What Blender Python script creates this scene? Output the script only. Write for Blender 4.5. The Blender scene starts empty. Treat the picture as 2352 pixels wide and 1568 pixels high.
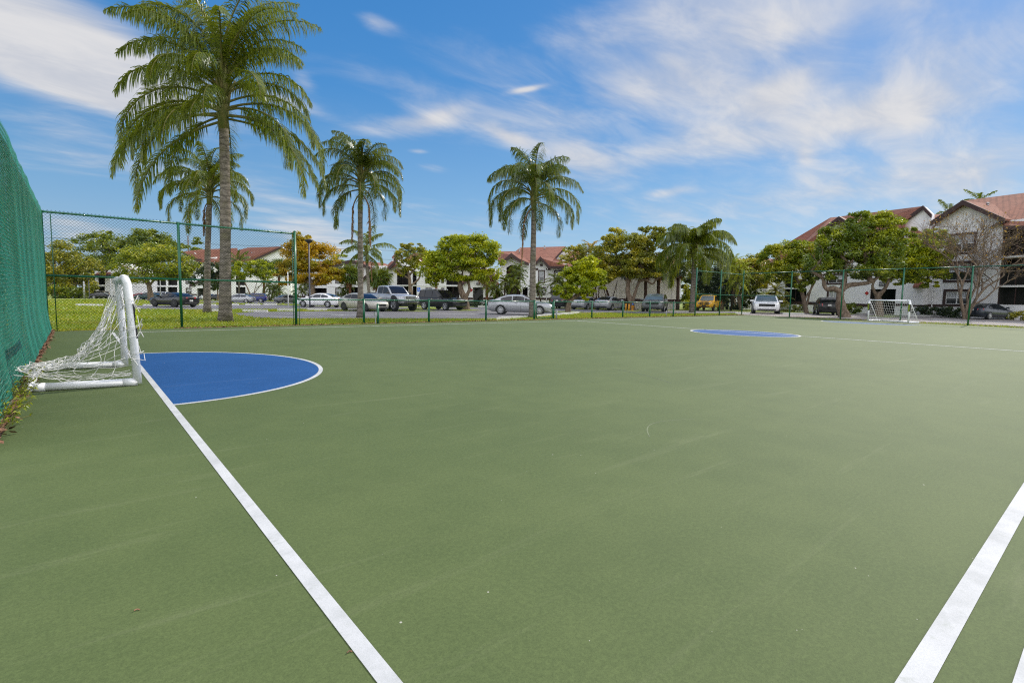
import bpy, bmesh, math, random
import numpy as np
from mathutils import Vector, Matrix
SC = bpy.context.scene
COL = SC.collection
PI = math.pi
R = math.radians

# ------------------------------------------------------------------ camera
CF, CP, CR_, CY, CH = 1194.37, R(5.11312), R(1.06605), R(39.88738), 1.4   # focal (of a 2352 wide frame), pitch, roll, yaw, height
FW, FH = 2352.0, 1568.0
_fw = np.array([math.sin(CY)*math.cos(CP), math.cos(CY)*math.cos(CP), -math.sin(CP)])
_r0 = np.array([math.cos(CY), -math.sin(CY), 0.0])
_u0 = np.cross(_r0, _fw)
_rt = _r0*math.cos(CR_) + _u0*math.sin(CR_)
_up = -_r0*math.sin(CR_) + _u0*math.cos(CR_)
cd = bpy.data.cameras.new('camera')
cam = bpy.data.objects.new('camera', cd); COL.objects.link(cam)
cd.sensor_fit = 'HORIZONTAL'; cd.sensor_width = 36; cd.lens = 36*CF/FW
cd.clip_start = 0.05; cd.clip_end = 5000
m = Matrix.Identity(4)
for i in range(3):
    m[i][0] = _rt[i]; m[i][1] = _up[i]; m[i][2] = -_fw[i]
m[0][3], m[1][3], m[2][3] = 0, 0, CH
cam.matrix_world = m
SC.camera = cam

# ------------------------------------------------------------------ light and exposure
SUN_EL, SUN_ROT = R(39), R(85)
SUN_DIR = Vector((math.sin(SUN_ROT)*math.cos(SUN_EL), math.cos(SUN_ROT)*math.cos(SUN_EL), math.sin(SUN_EL)))
sl = bpy.data.lights.new('sun', 'SUN'); sl.energy = 2.8; sl.angle = R(0.5); sl.color = (1.0, 0.93, 0.82)
so = bpy.data.objects.new('sun', sl); COL.objects.link(so)
so.rotation_euler = (-SUN_DIR).to_track_quat('-Z', 'Y').to_euler()
so.location = (0, 0, 40)
SC.view_settings.view_transform = 'Standard'
SC.view_settings.look = 'None'
SC.view_settings.exposure = 0.45
SC.view_settings.gamma = 1.0
SC.view_settings.use_curve_mapping = False
SC.cycles.max_bounces = 7
SC.cycles.use_denoising = False; SC.cycles.use_adaptive_sampling = False; SC.cycles.sample_clamp_indirect = 6
SC.cycles.pixel_filter_type = 'BLACKMAN_HARRIS'; SC.cycles.filter_width = 1.2
SC.cycles.transparent_max_bounces = 12
SC.cycles.caustics_reflective = False
SC.cycles.caustics_refractive = False

# ------------------------------------------------------------------ where things stand
# heights of the lie of the land: level as far as the court, then a gentle fall away from it
def zg(Y):
    if Y <= 20: return 0.0
    if Y <= 75: return -0.0062*(Y-20)
    if Y <= 200: return -0.341-0.012*(Y-75)
    return -1.841
def ray(x, y):
    d = _fw*CF + _rt*(x-FW/2) - _up*(y-FH/2)
    return d/np.linalg.norm(d)
def at(x, y, z=None):
    """point of the ground seen in this direction"""
    d = ray(x, y)
    if z is not None:
        t = (z-CH)/d[2]; return Vector((d[0]*t, d[1]*t, z))
    t = -CH/d[2]
    if t > 0 and d[1]*t <= 20: return Vector((d[0]*t, d[1]*t, 0))
    for k, z0, y0, lim in ((-0.0062, 0, 20, 75), (-0.012, -0.341, 75, 200)):
        t = (z0-k*y0-CH)/(d[2]-k*d[1])
        if t > 0 and d[1]*t <= lim: return Vector((d[0]*t, d[1]*t, CH+d[2]*t))
    t = (-1.841-CH)/d[2]
    return Vector((d[0]*t, d[1]*t, -1.841))
def atd(x, depth):
    """ground point at this azimuth and depth"""
    l = (x-FW/2)/CF*depth
    X = l*math.cos(CY)+depth*math.sin(CY); Y = -l*math.sin(CY)+depth*math.cos(CY)
    return Vector((X, Y, zg(Y)))
def dep(p): return float(np.dot(np.array(p)-np.array([0, 0, CH]), _fw))
def pt(x, y, depth):
    """point in space at this direction and depth"""
    d = _fw*CF + _rt*(x-FW/2) - _up*(y-FH/2)
    d = d/CF*depth
    return Vector((d[0], d[1], d[2]+CH))

# ------------------------------------------------------------------ sky
W = bpy.data.worlds.new('World'); SC.world = W; W.use_nodes = True
nt = W.node_tree; nt.nodes.clear()
class NT:
    def __init__(s, tree): s.t = tree; s.n = tree.nodes; s.l = tree.links
    def node(s, typ, **kw):
        o = s.n.new(typ)
        for k, v in kw.items(): setattr(o, k, v)
        return o
    def put(s, sock, v):
        if isinstance(v, bpy.types.NodeSocket): s.l.new(v, sock)
        elif v is not None: sock.default_value = v
    def math(s, op, a, b=None, c=None, clamp=False):
        o = s.node('ShaderNodeMath', operation=op, use_clamp=clamp)
        for i, v in enumerate((a, b, c)):
            if v is not None: s.put(o.inputs[i], v)
        return o.outputs[0]
    def vec(s, op, a, b=None, scale=None):
        o = s.node('ShaderNodeVectorMath', operation=op)
        s.put(o.inputs[0], a)
        if b is not None: s.put(o.inputs[1], b)
        if scale is not None: s.put(o.inputs[3], scale)
        return o.outputs[1] if op in ('DOT_PRODUCT', 'LENGTH') else o.outputs[0]
    def noise(s, vec, scale, detail=4, rough=0.55, dist=0.0, col=False):
        o = s.node('ShaderNodeTexNoise')
        if vec is not None: s.l.new(vec, o.inputs['Vector'])
        o.inputs['Scale'].default_value = scale; o.inputs['Detail'].default_value = detail
        o.inputs['Roughness'].default_value = rough; o.inputs['Distortion'].default_value = dist
        return o.outputs[1 if col else 0]
    def ramp(s, fac, stops, interp='LINEAR'):
        o = s.node('ShaderNodeValToRGB'); o.color_ramp.interpolation = interp
        e = o.color_ramp.elements
        while len(e) < len(stops): e.new(0.5)
        for i, (p, c) in enumerate(stops):
            e[i].position = p; e[i].color = (c[0], c[1], c[2], 1) if hasattr(c, '__len__') else (c, c, c, 1)
        s.put(o.inputs[0], fac)
        return o.outputs[0]
    def mix(s, fac, a, b, blend='MIX'):
        o = s.node('ShaderNodeMix', data_type='RGBA', blend_type=blend)
        s.put(o.inputs[0], fac)
        for i, v in ((6, a), (7, b)):
            if not isinstance(v, bpy.types.NodeSocket): v = (v[0], v[1], v[2], 1)
            s.put(o.inputs[i], v)
        return o.outputs[2]
    def rng(s, v, a, b, c=0.0, d=1.0, smooth=True):
        o = s.node('ShaderNodeMapRange', interpolation_type='SMOOTHSTEP' if smooth else 'LINEAR')
        for i, q in enumerate((v, a, b, c, d)): s.put(o.inputs[i], q)
        return o.outputs[0]
g = NT(nt)
sky = g.node('ShaderNodeTexSky', sky_type='NISHITA', sun_disc=False)
sky.sun_elevation = SUN_EL; sky.sun_rotation = SUN_ROT
sky.air_density = 1.0; sky.dust_density = 0.6; sky.ozone_density = 2.5; sky.altitude = 0
tc = g.node('ShaderNodeTexCoord')
dirv = tc.outputs['Generated']
hs = g.node('ShaderNodeHueSaturation'); hs.inputs['Saturation'].default_value = 1.28; hs.inputs['Value'].default_value = 0.95
g.l.new(sky.outputs[0], hs.inputs['Color'])
sep = g.node('ShaderNodeSeparateXYZ'); g.l.new(dirv, sep.inputs[0])
zc = g.math('MAXIMUM', sep.outputs[2], 0.0)
inv = g.math('DIVIDE', 1.0, g.math('ADD', zc, 0.12))
cp = g.vec('SCALE', dirv, scale=inv)
cpm = g.node('ShaderNodeMapping'); g.l.new(cp, cpm.inputs[0])
cpm.inputs['Rotation'].default_value = (0, 0, R(42)); cpm.inputs['Scale'].default_value = (0.75, 1.55, 0.7)
n1 = g.noise(cpm.outputs[0], 0.95, 9, 0.58, 0.35)
n2 = g.noise(cpm.outputs[0], 3.1, 8, 0.6, 0.5)
nn = g.math('ADD', g.math('MULTIPLY', n1, 0.62), g.math('MULTIPLY', n2, 0.38))
# where the photograph's clouds hang: centre direction, half sizes, slant, weight
CLOUDS = [(150, 70, 330, 95, 14, 1.5), (60, 130, 230, 70, 12, 1.3), (250, 185, 150, 28, 10, .75), (180, 215, 160, 14, 6, .6),
          (660, 235, 85, 16, 10, .8), (700, 190, 30, 18, 20, .5), (865, 52, 44, 20, 8, .55), (940, 285, 130, 26, -8, .7), (1020, 262, 60, 18, -20, .4),
          (1212, 205, 34, 6, -8, .95), (1175, 318, 62, 15, 18, .8), (1330, 365, 90, 32, 8, .6), (990, 385, 40, 10, 5, .5), (960, 348, 22, 6, 0, .6),
          (1480, 45, 300, 75, -8, .72), (1850, 60, 420, 85, -6, .7), (2200, 110, 260, 70, 0, .6), (1640, 235, 300, 70, 10, .85),
          (1800, 315, 330, 50, -4, .85), (1560, 330, 220, 40, -12, .55), (1810, 195, 90, 40, -10, .6), (2150, 240, 260, 70, -10, .5),
          (2010, 420, 420, 70, -4, .55), (1550, 480, 380, 60, -3, .5), (2250, 400, 220, 70, 0, .55), (1540, 440, 50, 10, -4, .6), (2050, 300, 380, 160, 0, .16), (1500, 150, 260, 60, -12, .4), (2250, 520, 260, 50, 0, .4), (1850, 358, 26, 22, 70, .5),
          (745, 560, 90, 38, 12, 1.0), (190, 535, 120, 34, 10, .85), (140, 370, 220, 26, -4, .45), (120, 300, 160, 30, 4, .25),
          (900, 520, 500, 70, 0, .38), (950, 130, 420, 90, -6, .30), (1150, 300, 300, 60, 8, .32), (480, 330, 300, 60, -4, .28), (1700, 560, 500, 40, 0, .35), (620, 440, 300, 40, 0, .25)]
tot = None
for cx, cy, rx, ry, an, wt in CLOUDS:
    c = ray(cx, cy); a = R(an)
    e1 = ray(cx+rx*math.cos(a), cy+rx*math.sin(a))-c
    e2 = ray(cx-ry*math.sin(a), cy+ry*math.cos(a))-c
    g1 = e1/np.dot(e1, e1); g2 = e2/np.dot(e2, e2)
    u = g.math('SUBTRACT', g.vec('DOT_PRODUCT', dirv, tuple(g1)), float(np.dot(c, g1)))
    v = g.math('SUBTRACT', g.vec('DOT_PRODUCT', dirv, tuple(g2)), float(np.dot(c, g2)))
    w = g.math('MULTIPLY_ADD', g.vec('DOT_PRODUCT', dirv, tuple(c)), -6.0, 6.0)
    q = g.math('MULTIPLY_ADD', u, u, g.math('MULTIPLY_ADD', v, v, g.math('MULTIPLY', w, w)))
    e = g.math('MULTIPLY', g.math('POWER', 2.4, g.math('MULTIPLY', q, -1.0)), wt)
    tot = e if tot is None else g.math('ADD', tot, e)
fill_clouds = g.math('MULTIPLY', g.rng(g.vec('DOT_PRODUCT', dirv, tuple(_fw)), 0.45, 0.1), 1.1)  # cloud cover added outside the view, as fill light
tot = g.math('ADD', tot, fill_clouds)
den = g.math('ADD', g.math('MULTIPLY', tot, 0.62), g.math('MULTIPLY', g.math('SUBTRACT', nn, 0.5), 1.75))
cover = g.rng(den, 0.12, 0.92)
cover = g.math('MULTIPLY', cover, g.rng(tot, 0.02, 0.45))
# humid air: evens the glare round the sun and pales the blue towards the horizon
air = g.ramp(zc, [(0.0, (1.75, 2.55, 3.5)), (0.16, (1.0, 2.1, 3.5)), (0.34, (0.33, 1.42, 3.3)), (0.62, (0.12, 1.0, 2.9))])
veil = g.mix(0.8, hs.outputs[0], air)
cl = g.mix(g.rng(n2, 0.3, 0.7), (3.4, 3.5, 3.8), (4.4, 4.32, 4.3))
# unseen clouds behind the camera, added and brightened to fill the shaded walls
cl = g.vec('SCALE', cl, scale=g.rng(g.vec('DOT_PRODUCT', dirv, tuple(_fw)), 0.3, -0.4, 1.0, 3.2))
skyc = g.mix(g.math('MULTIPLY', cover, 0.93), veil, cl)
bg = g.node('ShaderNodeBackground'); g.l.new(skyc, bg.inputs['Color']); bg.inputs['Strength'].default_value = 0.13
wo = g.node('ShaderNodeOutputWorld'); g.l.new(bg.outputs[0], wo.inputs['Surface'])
W.cycles.sampling_method = 'MANUAL'; W.cycles.sample_map_resolution = 512

# ------------------------------------------------------------------ materials
MATS = {}
def newmat(name):
    mt = bpy.data.materials.new(name); mt.use_nodes = True
    t = mt.node_tree; t.nodes.clear()
    q = NT(t); out = q.node('ShaderNodeOutputMaterial')
    MATS[name] = mt
    return mt, q, out
def principled(q, out, color, rough=0.6, metal=0.0, spec=0.5, coat=0.0, normal=None, sheen=0.0):
    b = q.node('ShaderNodeBsdfPrincipled')
    if isinstance(color, bpy.types.NodeSocket): q.l.new(color, b.inputs['Base Color'])
    else: b.inputs['Base Color'].default_value = (*color, 1)
    q.put(b.inputs['Roughness'], rough); b.inputs['Metallic'].default_value = metal
    b.inputs['Specular IOR Level'].default_value = spec
    b.inputs['Coat Weight'].default_value = coat; b.inputs['Coat Roughness'].default_value = 0.04
    b.inputs['Sheen Weight'].default_value = sheen
    if normal is not None: q.l.new(normal, b.inputs['Normal'])
    q.l.new(b.outputs[0], out.inputs['Surface'])
    return b
def bump(q, h, strength=0.3, dist=0.02):
    o = q.node('ShaderNodeBump'); o.inputs['Strength'].default_value = strength; o.inputs['Distance'].default_value = dist
    q.l.new(h, o.inputs['Height']); return o.outputs[0]
def objco(q):
    return q.node('ShaderNodeTexCoord').outputs['Object']
def posco(q):
    return q.node('ShaderNodeNewGeometry').outputs['Position']
def plain(name, color, rough=0.6, metal=0.0, spec=0.5, coat=0.0, var=0.12, scale=6.0, bmp=0.0, bscale=60):
    mt, q, out = newmat(name)
    n = q.noise(objco(q), scale, 5, 0.6)
    c = q.mix(q.rng(n, 0.3, 0.7), tuple(x*(1-var) for x in color), tuple(min(1, x*(1+var)) for x in color))
    nm = bump(q, q.noise(objco(q), bscale, 3), bmp, 0.01) if bmp else None
    principled(q, out, c, rough, metal, spec, coat, nm)
    return mt
def leafmat(name, cols, tips=None, trans=0.35, rough=0.45, nscale=0.5, gloss=0.07):
    """leaf colours that differ from leaf to leaf and from clump to clump; tips = colour of the young shoots"""
    mt, q, out = newmat(name)
    geo = q.node('ShaderNodeNewGeometry')
    rnd = geo.outputs['Random Per Island']
    c = q.ramp(rnd, [(i/(len(cols)-1), k) for i, k in enumerate(cols)])
    if tips is not None:
        n = q.noise(geo.outputs['Position'], nscale, 3, 0.6)
        f = q.math('MULTIPLY', q.rng(n, 0.44, 0.66), q.rng(rnd, 0.1, 0.9, 0.35, 1.0))
        c = q.mix(f, c, tips)
    d = q.node('ShaderNodeBsdfDiffuse'); q.l.new(c, d.inputs[0])
    tr = q.node('ShaderNodeBsdfTranslucent')
    q.l.new(q.mix(0.5, c, (0.55, 0.6, 0.08), 'MULTIPLY'), tr.inputs[0])
    tb = q.mix(0.55, c, (0.30, 0.32, 0.02))
    q.l.new(tb, tr.inputs[0])
    m1 = q.node('ShaderNodeMixShader'); m1.inputs[0].default_value = trans
    q.l.new(d.outputs[0], m1.inputs[1]); q.l.new(tr.outputs[0], m1.inputs[2])
    gl = q.node('ShaderNodeBsdfGlossy'); gl.inputs['Roughness'].default_value = rough; gl.inputs[0].default_value = (0.9, 0.95, 1, 1)
    m2 = q.node('ShaderNodeMixShader'); m2.inputs[0].default_value = gloss
    q.l.new(m1.outputs[0], m2.inputs[1]); q.l.new(gl.outputs[0], m2.inputs[2])
    q.l.new(m2.outputs[0], out.inputs['Surface'])
    return mt

# court paint: fine grit, faint wear, scuffs
def courtmat(name, ca, cb, scuff):
    mt, q, out = newmat(name)
    p = posco(q)
    big = q.noise(p, 0.35, 5, 0.62); mid = q.noise(p, 2.3, 5, 0.6); fine = q.noise(p, 170, 2, 0.7)
    c = q.mix(q.rng(q.math('MULTIPLY_ADD', big, 0.6, q.math('MULTIPLY', mid, 0.4)), 0.36, 0.64), ca, cb)
    c = q.mix(q.math('MULTIPLY', q.rng(fine, 0.3, 0.75), 0.35), c, tuple(x*0.55 for x in ca))
    # long pale scuffs and streaks
    mp = q.node('ShaderNodeMapping'); q.l.new(p, mp.inputs[0]); mp.inputs['Rotation'].default_value = (0, 0, R(-38)); mp.inputs['Scale'].default_value = (0.22, 2.2, 1)
    st = q.noise(mp.outputs[0], 1.6, 8, 0.7, 0.6)
    c = q.mix(q.math('MULTIPLY', q.rng(st, 0.55, 0.75), 0.24), c, scuff)
    c = q.mix(q.math('MULTIPLY', q.rng(q.noise(p, 38, 3, 0.75), 0.35, 0.7), 0.26), c, tuple(x*1.55 for x in cb))
    c = q.mix(q.math('MULTIPLY', q.rng(q.noise(p, 95, 3, 0.8), 0.42, 0.68), 0.38), c, tuple(x*0.5 for x in ca))
    c = q.mix(q.math('MULTIPLY', q.rng(q.noise(p, 0.9, 7, 0.72), 0.50, 0.72), 0.30), c, tuple(x*0.78 for x in ca))
    vo = q.node('ShaderNodeTexVoronoi'); q.l.new(p, vo.inputs['Vector']); vo.inputs['Scale'].default_value = 9
    dot = q.math('LESS_THAN', vo.outputs['Distance'], q.math('MULTIPLY', q.rng(q.noise(p, 5.1, 2), 0.5, 0.7), 0.055))
    c = q.mix(q.math('MULTIPLY', dot, 0.75), c, (0.5, 0.48, 0.42))
    nm = bump(q, q.noise(p, 240, 2, 0.7), 0.35, 0.004)
    principled(q, out, c, 0.76, 0, 0.28, 0, nm)
    return mt
courtmat('court_green', (0.076, 0.108, 0.034), (0.100, 0.133, 0.044), (0.22, 0.235, 0.13))
courtmat('court_blue', (0.007, 0.066, 0.21), (0.012, 0.082, 0.25), (0.10, 0.16, 0.30))
def linemat():
    mt, q, out = newmat('line_paint'); p = posco(q)
    c = q.mix(q.rng(q.noise(p, 3, 6, 0.65), 0.35, 0.8), (0.56, 0.565, 0.57), (0.40, 0.41, 0.41))
    c = q.mix(q.math('MULTIPLY', q.rng(q.noise(p, 150, 3, 0.75), 0.35, 0.75), 0.30), c, (0.27, 0.29, 0.26))
    c = q.mix(q.math('MULTIPLY', q.rng(q.noise(p, 11, 5, 0.7), 0.56, 0.72), 0.35), c, (0.25, 0.28, 0.22))
    principled(q, out, c, 0.72, 0, 0.25, 0, bump(q, q.noise(p, 240, 2, 0.7), 0.3, 0.004))
linemat()
def groundmat():
    mt, q, out = newmat('lawn'); p = posco(q)
    a = q.noise(p, 0.22, 6, 0.6); b = q.noise(p, 1.7, 6, 0.65); f = q.noise(p, 22, 4, 0.7)
    c = q.mix(q.rng(a, 0.35, 0.65), (0.19, 0.27, 0.008), (0.29, 0.34, 0.012))
    c = q.mix(q.math('MULTIPLY', q.rng(b, 0.5, 0.72), 0.55), c, (0.36, 0.33, 0.04))
    c = q.mix(q.math('MULTIPLY', q.rng(f, 0.35, 0.8), 0.55), c, (0.07, 0.12, 0.006))
    principled(q, out, c, 0.8, 0, 0.1, 0, bump(q, q.noise(p, 14, 5, 0.7), 0.9, 0.08), 0.2)
groundmat()
def asphaltmat():
    mt, q, out = newmat('asphalt'); p = posco(q)
    c = q.mix(q.rng(q.noise(p, 0.5, 6, 0.6), 0.35, 0.65), (0.15, 0.142, 0.15), (0.20, 0.188, 0.19))
    c = q.mix(q.math('MULTIPLY', q.rng(q.noise(p, 60, 3, 0.7), 0.4, 0.8), 0.4), c, (0.06, 0.06, 0.065))
    principled(q, out, c, 0.75, 0, 0.5, 0, bump(q, q.noise(p, 80, 2), 0.3, 0.005))
    mt, q, out = newmat('worn_asphalt'); p = posco(q)
    c = q.mix(q.rng(q.noise(p, 0.5, 6, 0.6), 0.35, 0.65), (0.19, 0.17, 0.165), (0.27, 0.24, 0.225))
    principled(q, out, c, 0.8, 0, 0.5)
asphaltmat()
def stuccomat(name, col):
    mt, q, out = newmat(name); p = posco(q)
    c = q.mix(q.rng(q.noise(p, 0.6, 6, 0.65), 0.3, 0.75), col, tuple(x*0.86 for x in col))
    mp = q.node('ShaderNodeMapping'); q.l.new(p, mp.inputs[0]); mp.inputs['Scale'].default_value = (2.5, 2.5, 0.12)
    c = q.mix(q.math('MULTIPLY', q.rng(q.noise(mp.outputs[0], 1.5, 5, 0.7), 0.52, 0.8), 0.22), c, tuple(x*0.62 for x in col))
    principled(q, out, c, 0.85, 0, 0.2, 0, bump(q, q.noise(p, 9, 3, 0.6), 0.10, 0.02))
stuccomat('stucco', (0.83, 0.82, 0.815)); stuccomat('beige_stucco', (0.76, 0.71, 0.66))
def shinglemat():
    mt, q, out = newmat('shingles'); p = posco(q)
    sx = q.node('ShaderNodeSeparateXYZ'); q.l.new(p, sx.inputs[0])
    cx = q.node('ShaderNodeCombineXYZ')
    q.l.new(q.math('SUBTRACT', q.math('MULTIPLY', sx.outputs[0], 0.9), q.math('MULTIPLY', sx.outputs[1], 0.75)), cx.inputs[0])
    q.l.new(q.math('MULTIPLY', sx.outputs[2], 1.6), cx.inputs[1])
    br = q.node('ShaderNodeTexBrick'); q.l.new(cx.outputs[0], br.inputs[0])
    br.inputs['Color1'].default_value = (0.33, 0.135, 0.088, 1); br.inputs['Color2'].default_value = (0.21, 0.088, 0.062, 1)
    br.inputs['Mortar'].default_value = (0.07, 0.028, 0.02, 1)
    br.inputs['Scale'].default_value = 2.3; br.inputs['Mortar Size'].default_value = 0.03
    c = q.mix(q.math('MULTIPLY', q.rng(q.noise(p, 1.3, 6, 0.7), 0.35, 0.7), 0.5), br.outputs[0], (0.30, 0.135, 0.09))
    principled(q, out, c, 0.85, 0, 0.25, 0, bump(q, br.outputs[1], 0.5, 0.03))
shinglemat()
plain('brown_trim', (0.040, 0.017, 0.015), 0.6)
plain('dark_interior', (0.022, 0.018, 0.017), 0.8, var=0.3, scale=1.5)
plain('screen', (0.030, 0.022, 0.020), 0.5, var=0.35, scale=0.9)
plain('white_frame', (0.70, 0.70, 0.70), 0.5)
plain('blind', (0.50, 0.51, 0.52), 0.7, var=0.1, scale=3)
plain('gray_wall', (0.20, 0.20, 0.21), 0.8)
plain('black_sign', (0.014, 0.014, 0.02), 0.5)
plain('sign_white', (0.7, 0.7, 0.7), 0.5)
plain('sign_red', (0.42, 0.02, 0.02), 0.5); plain('sign_blue', (0.02, 0.13, 0.55), 0.5)
plain('black_metal', (0.012, 0.012, 0.013), 0.45)
plain('slate_metal', (0.045, 0.047, 0.075), 0.45)
plain('gray_metal', (0.33, 0.34, 0.35), 0.5, 0.3)
plain('fence_green', (0.004, 0.098, 0.042), 0.30, 0, 0.5, 0.15, 0.15, 9)
plain('wire_green', (0.006, 0.016, 0.013), 0.6, 0, 0.15)
plain('teal_wire', (0.014, 0.175, 0.11), 0.22, 0, 0.6, 0.2)
plain('concrete', (0.58, 0.57, 0.54), 0.8, var=0.15, scale=2.5, bmp=0.3, bscale=25)
plain('curb_concrete', (0.42, 0.40, 0.37), 0.85, var=0.2, scale=2)
plain('pipe_white', (0.80, 0.80, 0.81), 0.28, 0, 0.5, 0.15, 0.05, 5)
plain('scuff_pale', (0.125, 0.152, 0.075), 0.8, var=.3, scale=9); plain('scuff_dark', (0.055, 0.080, 0.028), 0.7, var=.3, scale=9)
plain('cord', (0.72, 0.71, 0.68), 0.7)
plain('tape_black', (0.012, 0.010, 0.013), 0.4); plain('print_lime', (0.42, 0.55, 0.01), 0.4); plain('print_white', (0.75, 0.75, 0.75), 0.4)
plain('wood_pole', (0.14, 0.11, 0.09), 0.9, var=0.3, scale=8)
plain('hydrant_yellow', (0.62, 0.27, 0.01), 0.45); plain('hydrant_blue', (0.02, 0.12, 0.45), 0.5)
plain('lamp_lens', (0.45, 0.42, 0.34), 0.3)
plain('dry_leaf', (0.20, 0.10, 0.055), 0.8, var=0.5, scale=30)
def barkmat(name, a, b, ring=0.0, moss=None, sc=6):
    mt, q, out = newmat(name); p = objco(q)
    mp = q.node('ShaderNodeMapping'); q.l.new(p, mp.inputs[0]); mp.inputs['Scale'].default_value = (1, 1, 0.25 if not ring else 2.2)
    n = q.noise(mp.outputs[0], sc, 7, 0.7, 0.3)
    c = q.mix(q.rng(n, 0.32, 0.68), a, b)
    h = n
    if ring:
        sx = q.node('ShaderNodeSeparateXYZ'); q.l.new(p, sx.inputs[0])
        wv = q.math('SINE', q.math('MULTIPLY_ADD', sx.outputs[2], ring, q.math('MULTIPLY', q.noise(p, 2.5, 2), 5.0)))
        c = q.mix(q.math('MULTIPLY', q.rng(wv, 0.55, 1.0), 0.5), c, tuple(x*0.45 for x in a))
        h = q.math('MULTIPLY_ADD', wv, -0.25, n)
    if moss:
        c = q.mix(q.math('MULTIPLY', q.rng(q.noise(p, 0.9, 5, 0.65), 0.45, 0.68), 0.7), c, moss)
    principled(q, out, c, 0.9, 0, 0.2, 0, bump(q, h, 0.6, 0.04))
barkmat('palm_bark', (0.085, 0.072, 0.06), (0.235, 0.205, 0.172), 22, (0.10, 0.095, 0.042))
barkmat('palm_boot', (0.09, 0.032, 0.024), (0.20, 0.09, 0.05), 0, None)
barkmat('tree_bark', (0.085, 0.06, 0.042), (0.24, 0.18, 0.13), 0, None, 9)
barkmat('dark_bark', (0.03, 0.018, 0.014), (0.075, 0.045, 0.032), 0, None, 9)
barkmat('crown_shaft', (0.10, 0.12, 0.035), (0.19, 0.16, 0.06), 0, None, 5)
leafmat('palm_leaf', [(0.055, 0.101, 0.010), (0.110, 0.156, 0.012), (0.235, 0.266, 0.014)], None, 0.40, 0.32, 0.5, 0.045)
leafmat('palm_leaf_grey', [(0.045, 0.083, 0.014), (0.083, 0.128, 0.018), (0.150, 0.195, 0.022)], None, 0.36, 0.28, 0.5, 0.06)
leafmat('dead_frond', [(0.13, 0.055, 0.025), (0.22, 0.11, 0.05), (0.28, 0.16, 0.08)], None, 0.2, 0.6, 0.5, 0.02)
leafmat('leaf_deep', [(0.058, 0.106, 0.010), (0.102, 0.162, 0.012), (0.173, 0.233, 0.015)], (0.445, 0.467, 0.012), 0.38, 0.35, 0.45, 0.045)
leafmat('leaf_green', [(0.097, 0.164, 0.010), (0.174, 0.241, 0.012), (0.309, 0.347, 0.014)], (0.637, 0.580, 0.012), 0.42, 0.38, 0.5, 0.04)
leafmat('leaf_lime', [(0.116, 0.193, 0.008), (0.270, 0.347, 0.010), (0.483, 0.503, 0.012)], (0.700, 0.696, 0.010), 0.45, 0.4, 0.6, 0.035)
leafmat('leaf_olive', [(0.116, 0.145, 0.018), (0.194, 0.214, 0.020), (0.331, 0.321, 0.022)], (0.621, 0.505, 0.015), 0.38, 0.45, 0.5, 0.045)
leafmat('leaf_orange', [(0.30, 0.20, 0.014), (0.58, 0.34, 0.014), (0.72, 0.40, 0.016)], (0.30, 0.30, 0.016), 0.42, 0.42, 0.3, 0.03)
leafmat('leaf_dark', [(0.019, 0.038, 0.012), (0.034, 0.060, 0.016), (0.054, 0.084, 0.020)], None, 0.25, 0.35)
leafmat('leaf_yellow', [(0.42, 0.20, 0.015), (0.52, 0.30, 0.02), (0.40, 0.14, 0.03)], None, 0.3, 0.5, 0.5, 0.03)
leafmat('grass_blade', [(0.187, 0.286, 0.006), (0.275, 0.363, 0.008), (0.363, 0.418, 0.012)], (0.440, 0.374, 0.030), 0.45, 0.5, 0.35, 0.04)
# woven green strip, seen through in places
def slatmat():
    mt, q, out = newmat('green_slat'); p = posco(q)
    n = q.noise(p, 1.6, 6, 0.65)
    sx = q.node('ShaderNodeSeparateXYZ'); q.l.new(p, sx.inputs[0])
    mp = q.node('ShaderNodeMapping'); q.l.new(p, mp.inputs[0]); mp.inputs['Scale'].default_value = (1, 3.0, 0.25)
    c = q.mix(q.rng(q.noise(mp.outputs[0], 1.4, 5, 0.6), 0.33, 0.66), (0.001, 0.018, 0.012), (0.003, 0.045, 0.030))
    d = q.node('ShaderNodeBsdfPrincipled'); q.l.new(c, d.inputs['Base Color']); d.inputs['Roughness'].default_value = 0.4
    tr = q.node('ShaderNodeBsdfTranslucent'); tr.inputs[0].default_value = (0.003, 0.06, 0.035, 1)
    m1 = q.node('ShaderNodeMixShader'); m1.inputs[0].default_value = 0.3
    q.l.new(d.outputs[0], m1.inputs[1]); q.l.new(tr.outputs[0], m1.inputs[2])
    q.l.new(m1.outputs[0], out.inputs['Surface'])
slatmat()
# cars
def paint(name, c, metal=0.0, rough=0.35):
    mt, q, out = newmat(name)
    d = q.noise(objco(q), 3.0, 5, 0.6)
    principled(q, out, q.mix(q.math('MULTIPLY', d, 0.18), c, tuple(x*0.75 for x in c)), rough, metal, 0.4, 0.45)
paint('paint_silver', (0.42, 0.43, 0.45), 0.45, 0.32); paint('paint_gold', (0.50, 0.48, 0.42), 0.35, 0.35)
paint('paint_white', (0.86, 0.86, 0.86)); paint('paint_black', (0.008, 0.008, 0.010), 0, 0.25)
paint('paint_grey', (0.15, 0.155, 0.16), 0.25, 0.35); paint('paint_slate', (0.15, 0.16, 0.17), 0.4)
paint('paint_yellow', (0.95, 0.50, 0.01)); paint('paint_navy', (0.018, 0.024, 0.036), 0.3, 0.25); paint('paint_blue', (0.02, 0.03, 0.17), 0.2)
paint('paint_tan', (0.36, 0.31, 0.24), 0.2); paint('paint_red', (0.40, 0.03, 0.025), 0.1); paint('paint_green', (0.02, 0.05, 0.055), 0.3)
plain('car_glass', (0.012, 0.014, 0.017), 0.04, 0, 0.8, 0.0, 0.1); plain('tyre', (0.014, 0.014, 0.015), 0.8)
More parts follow.
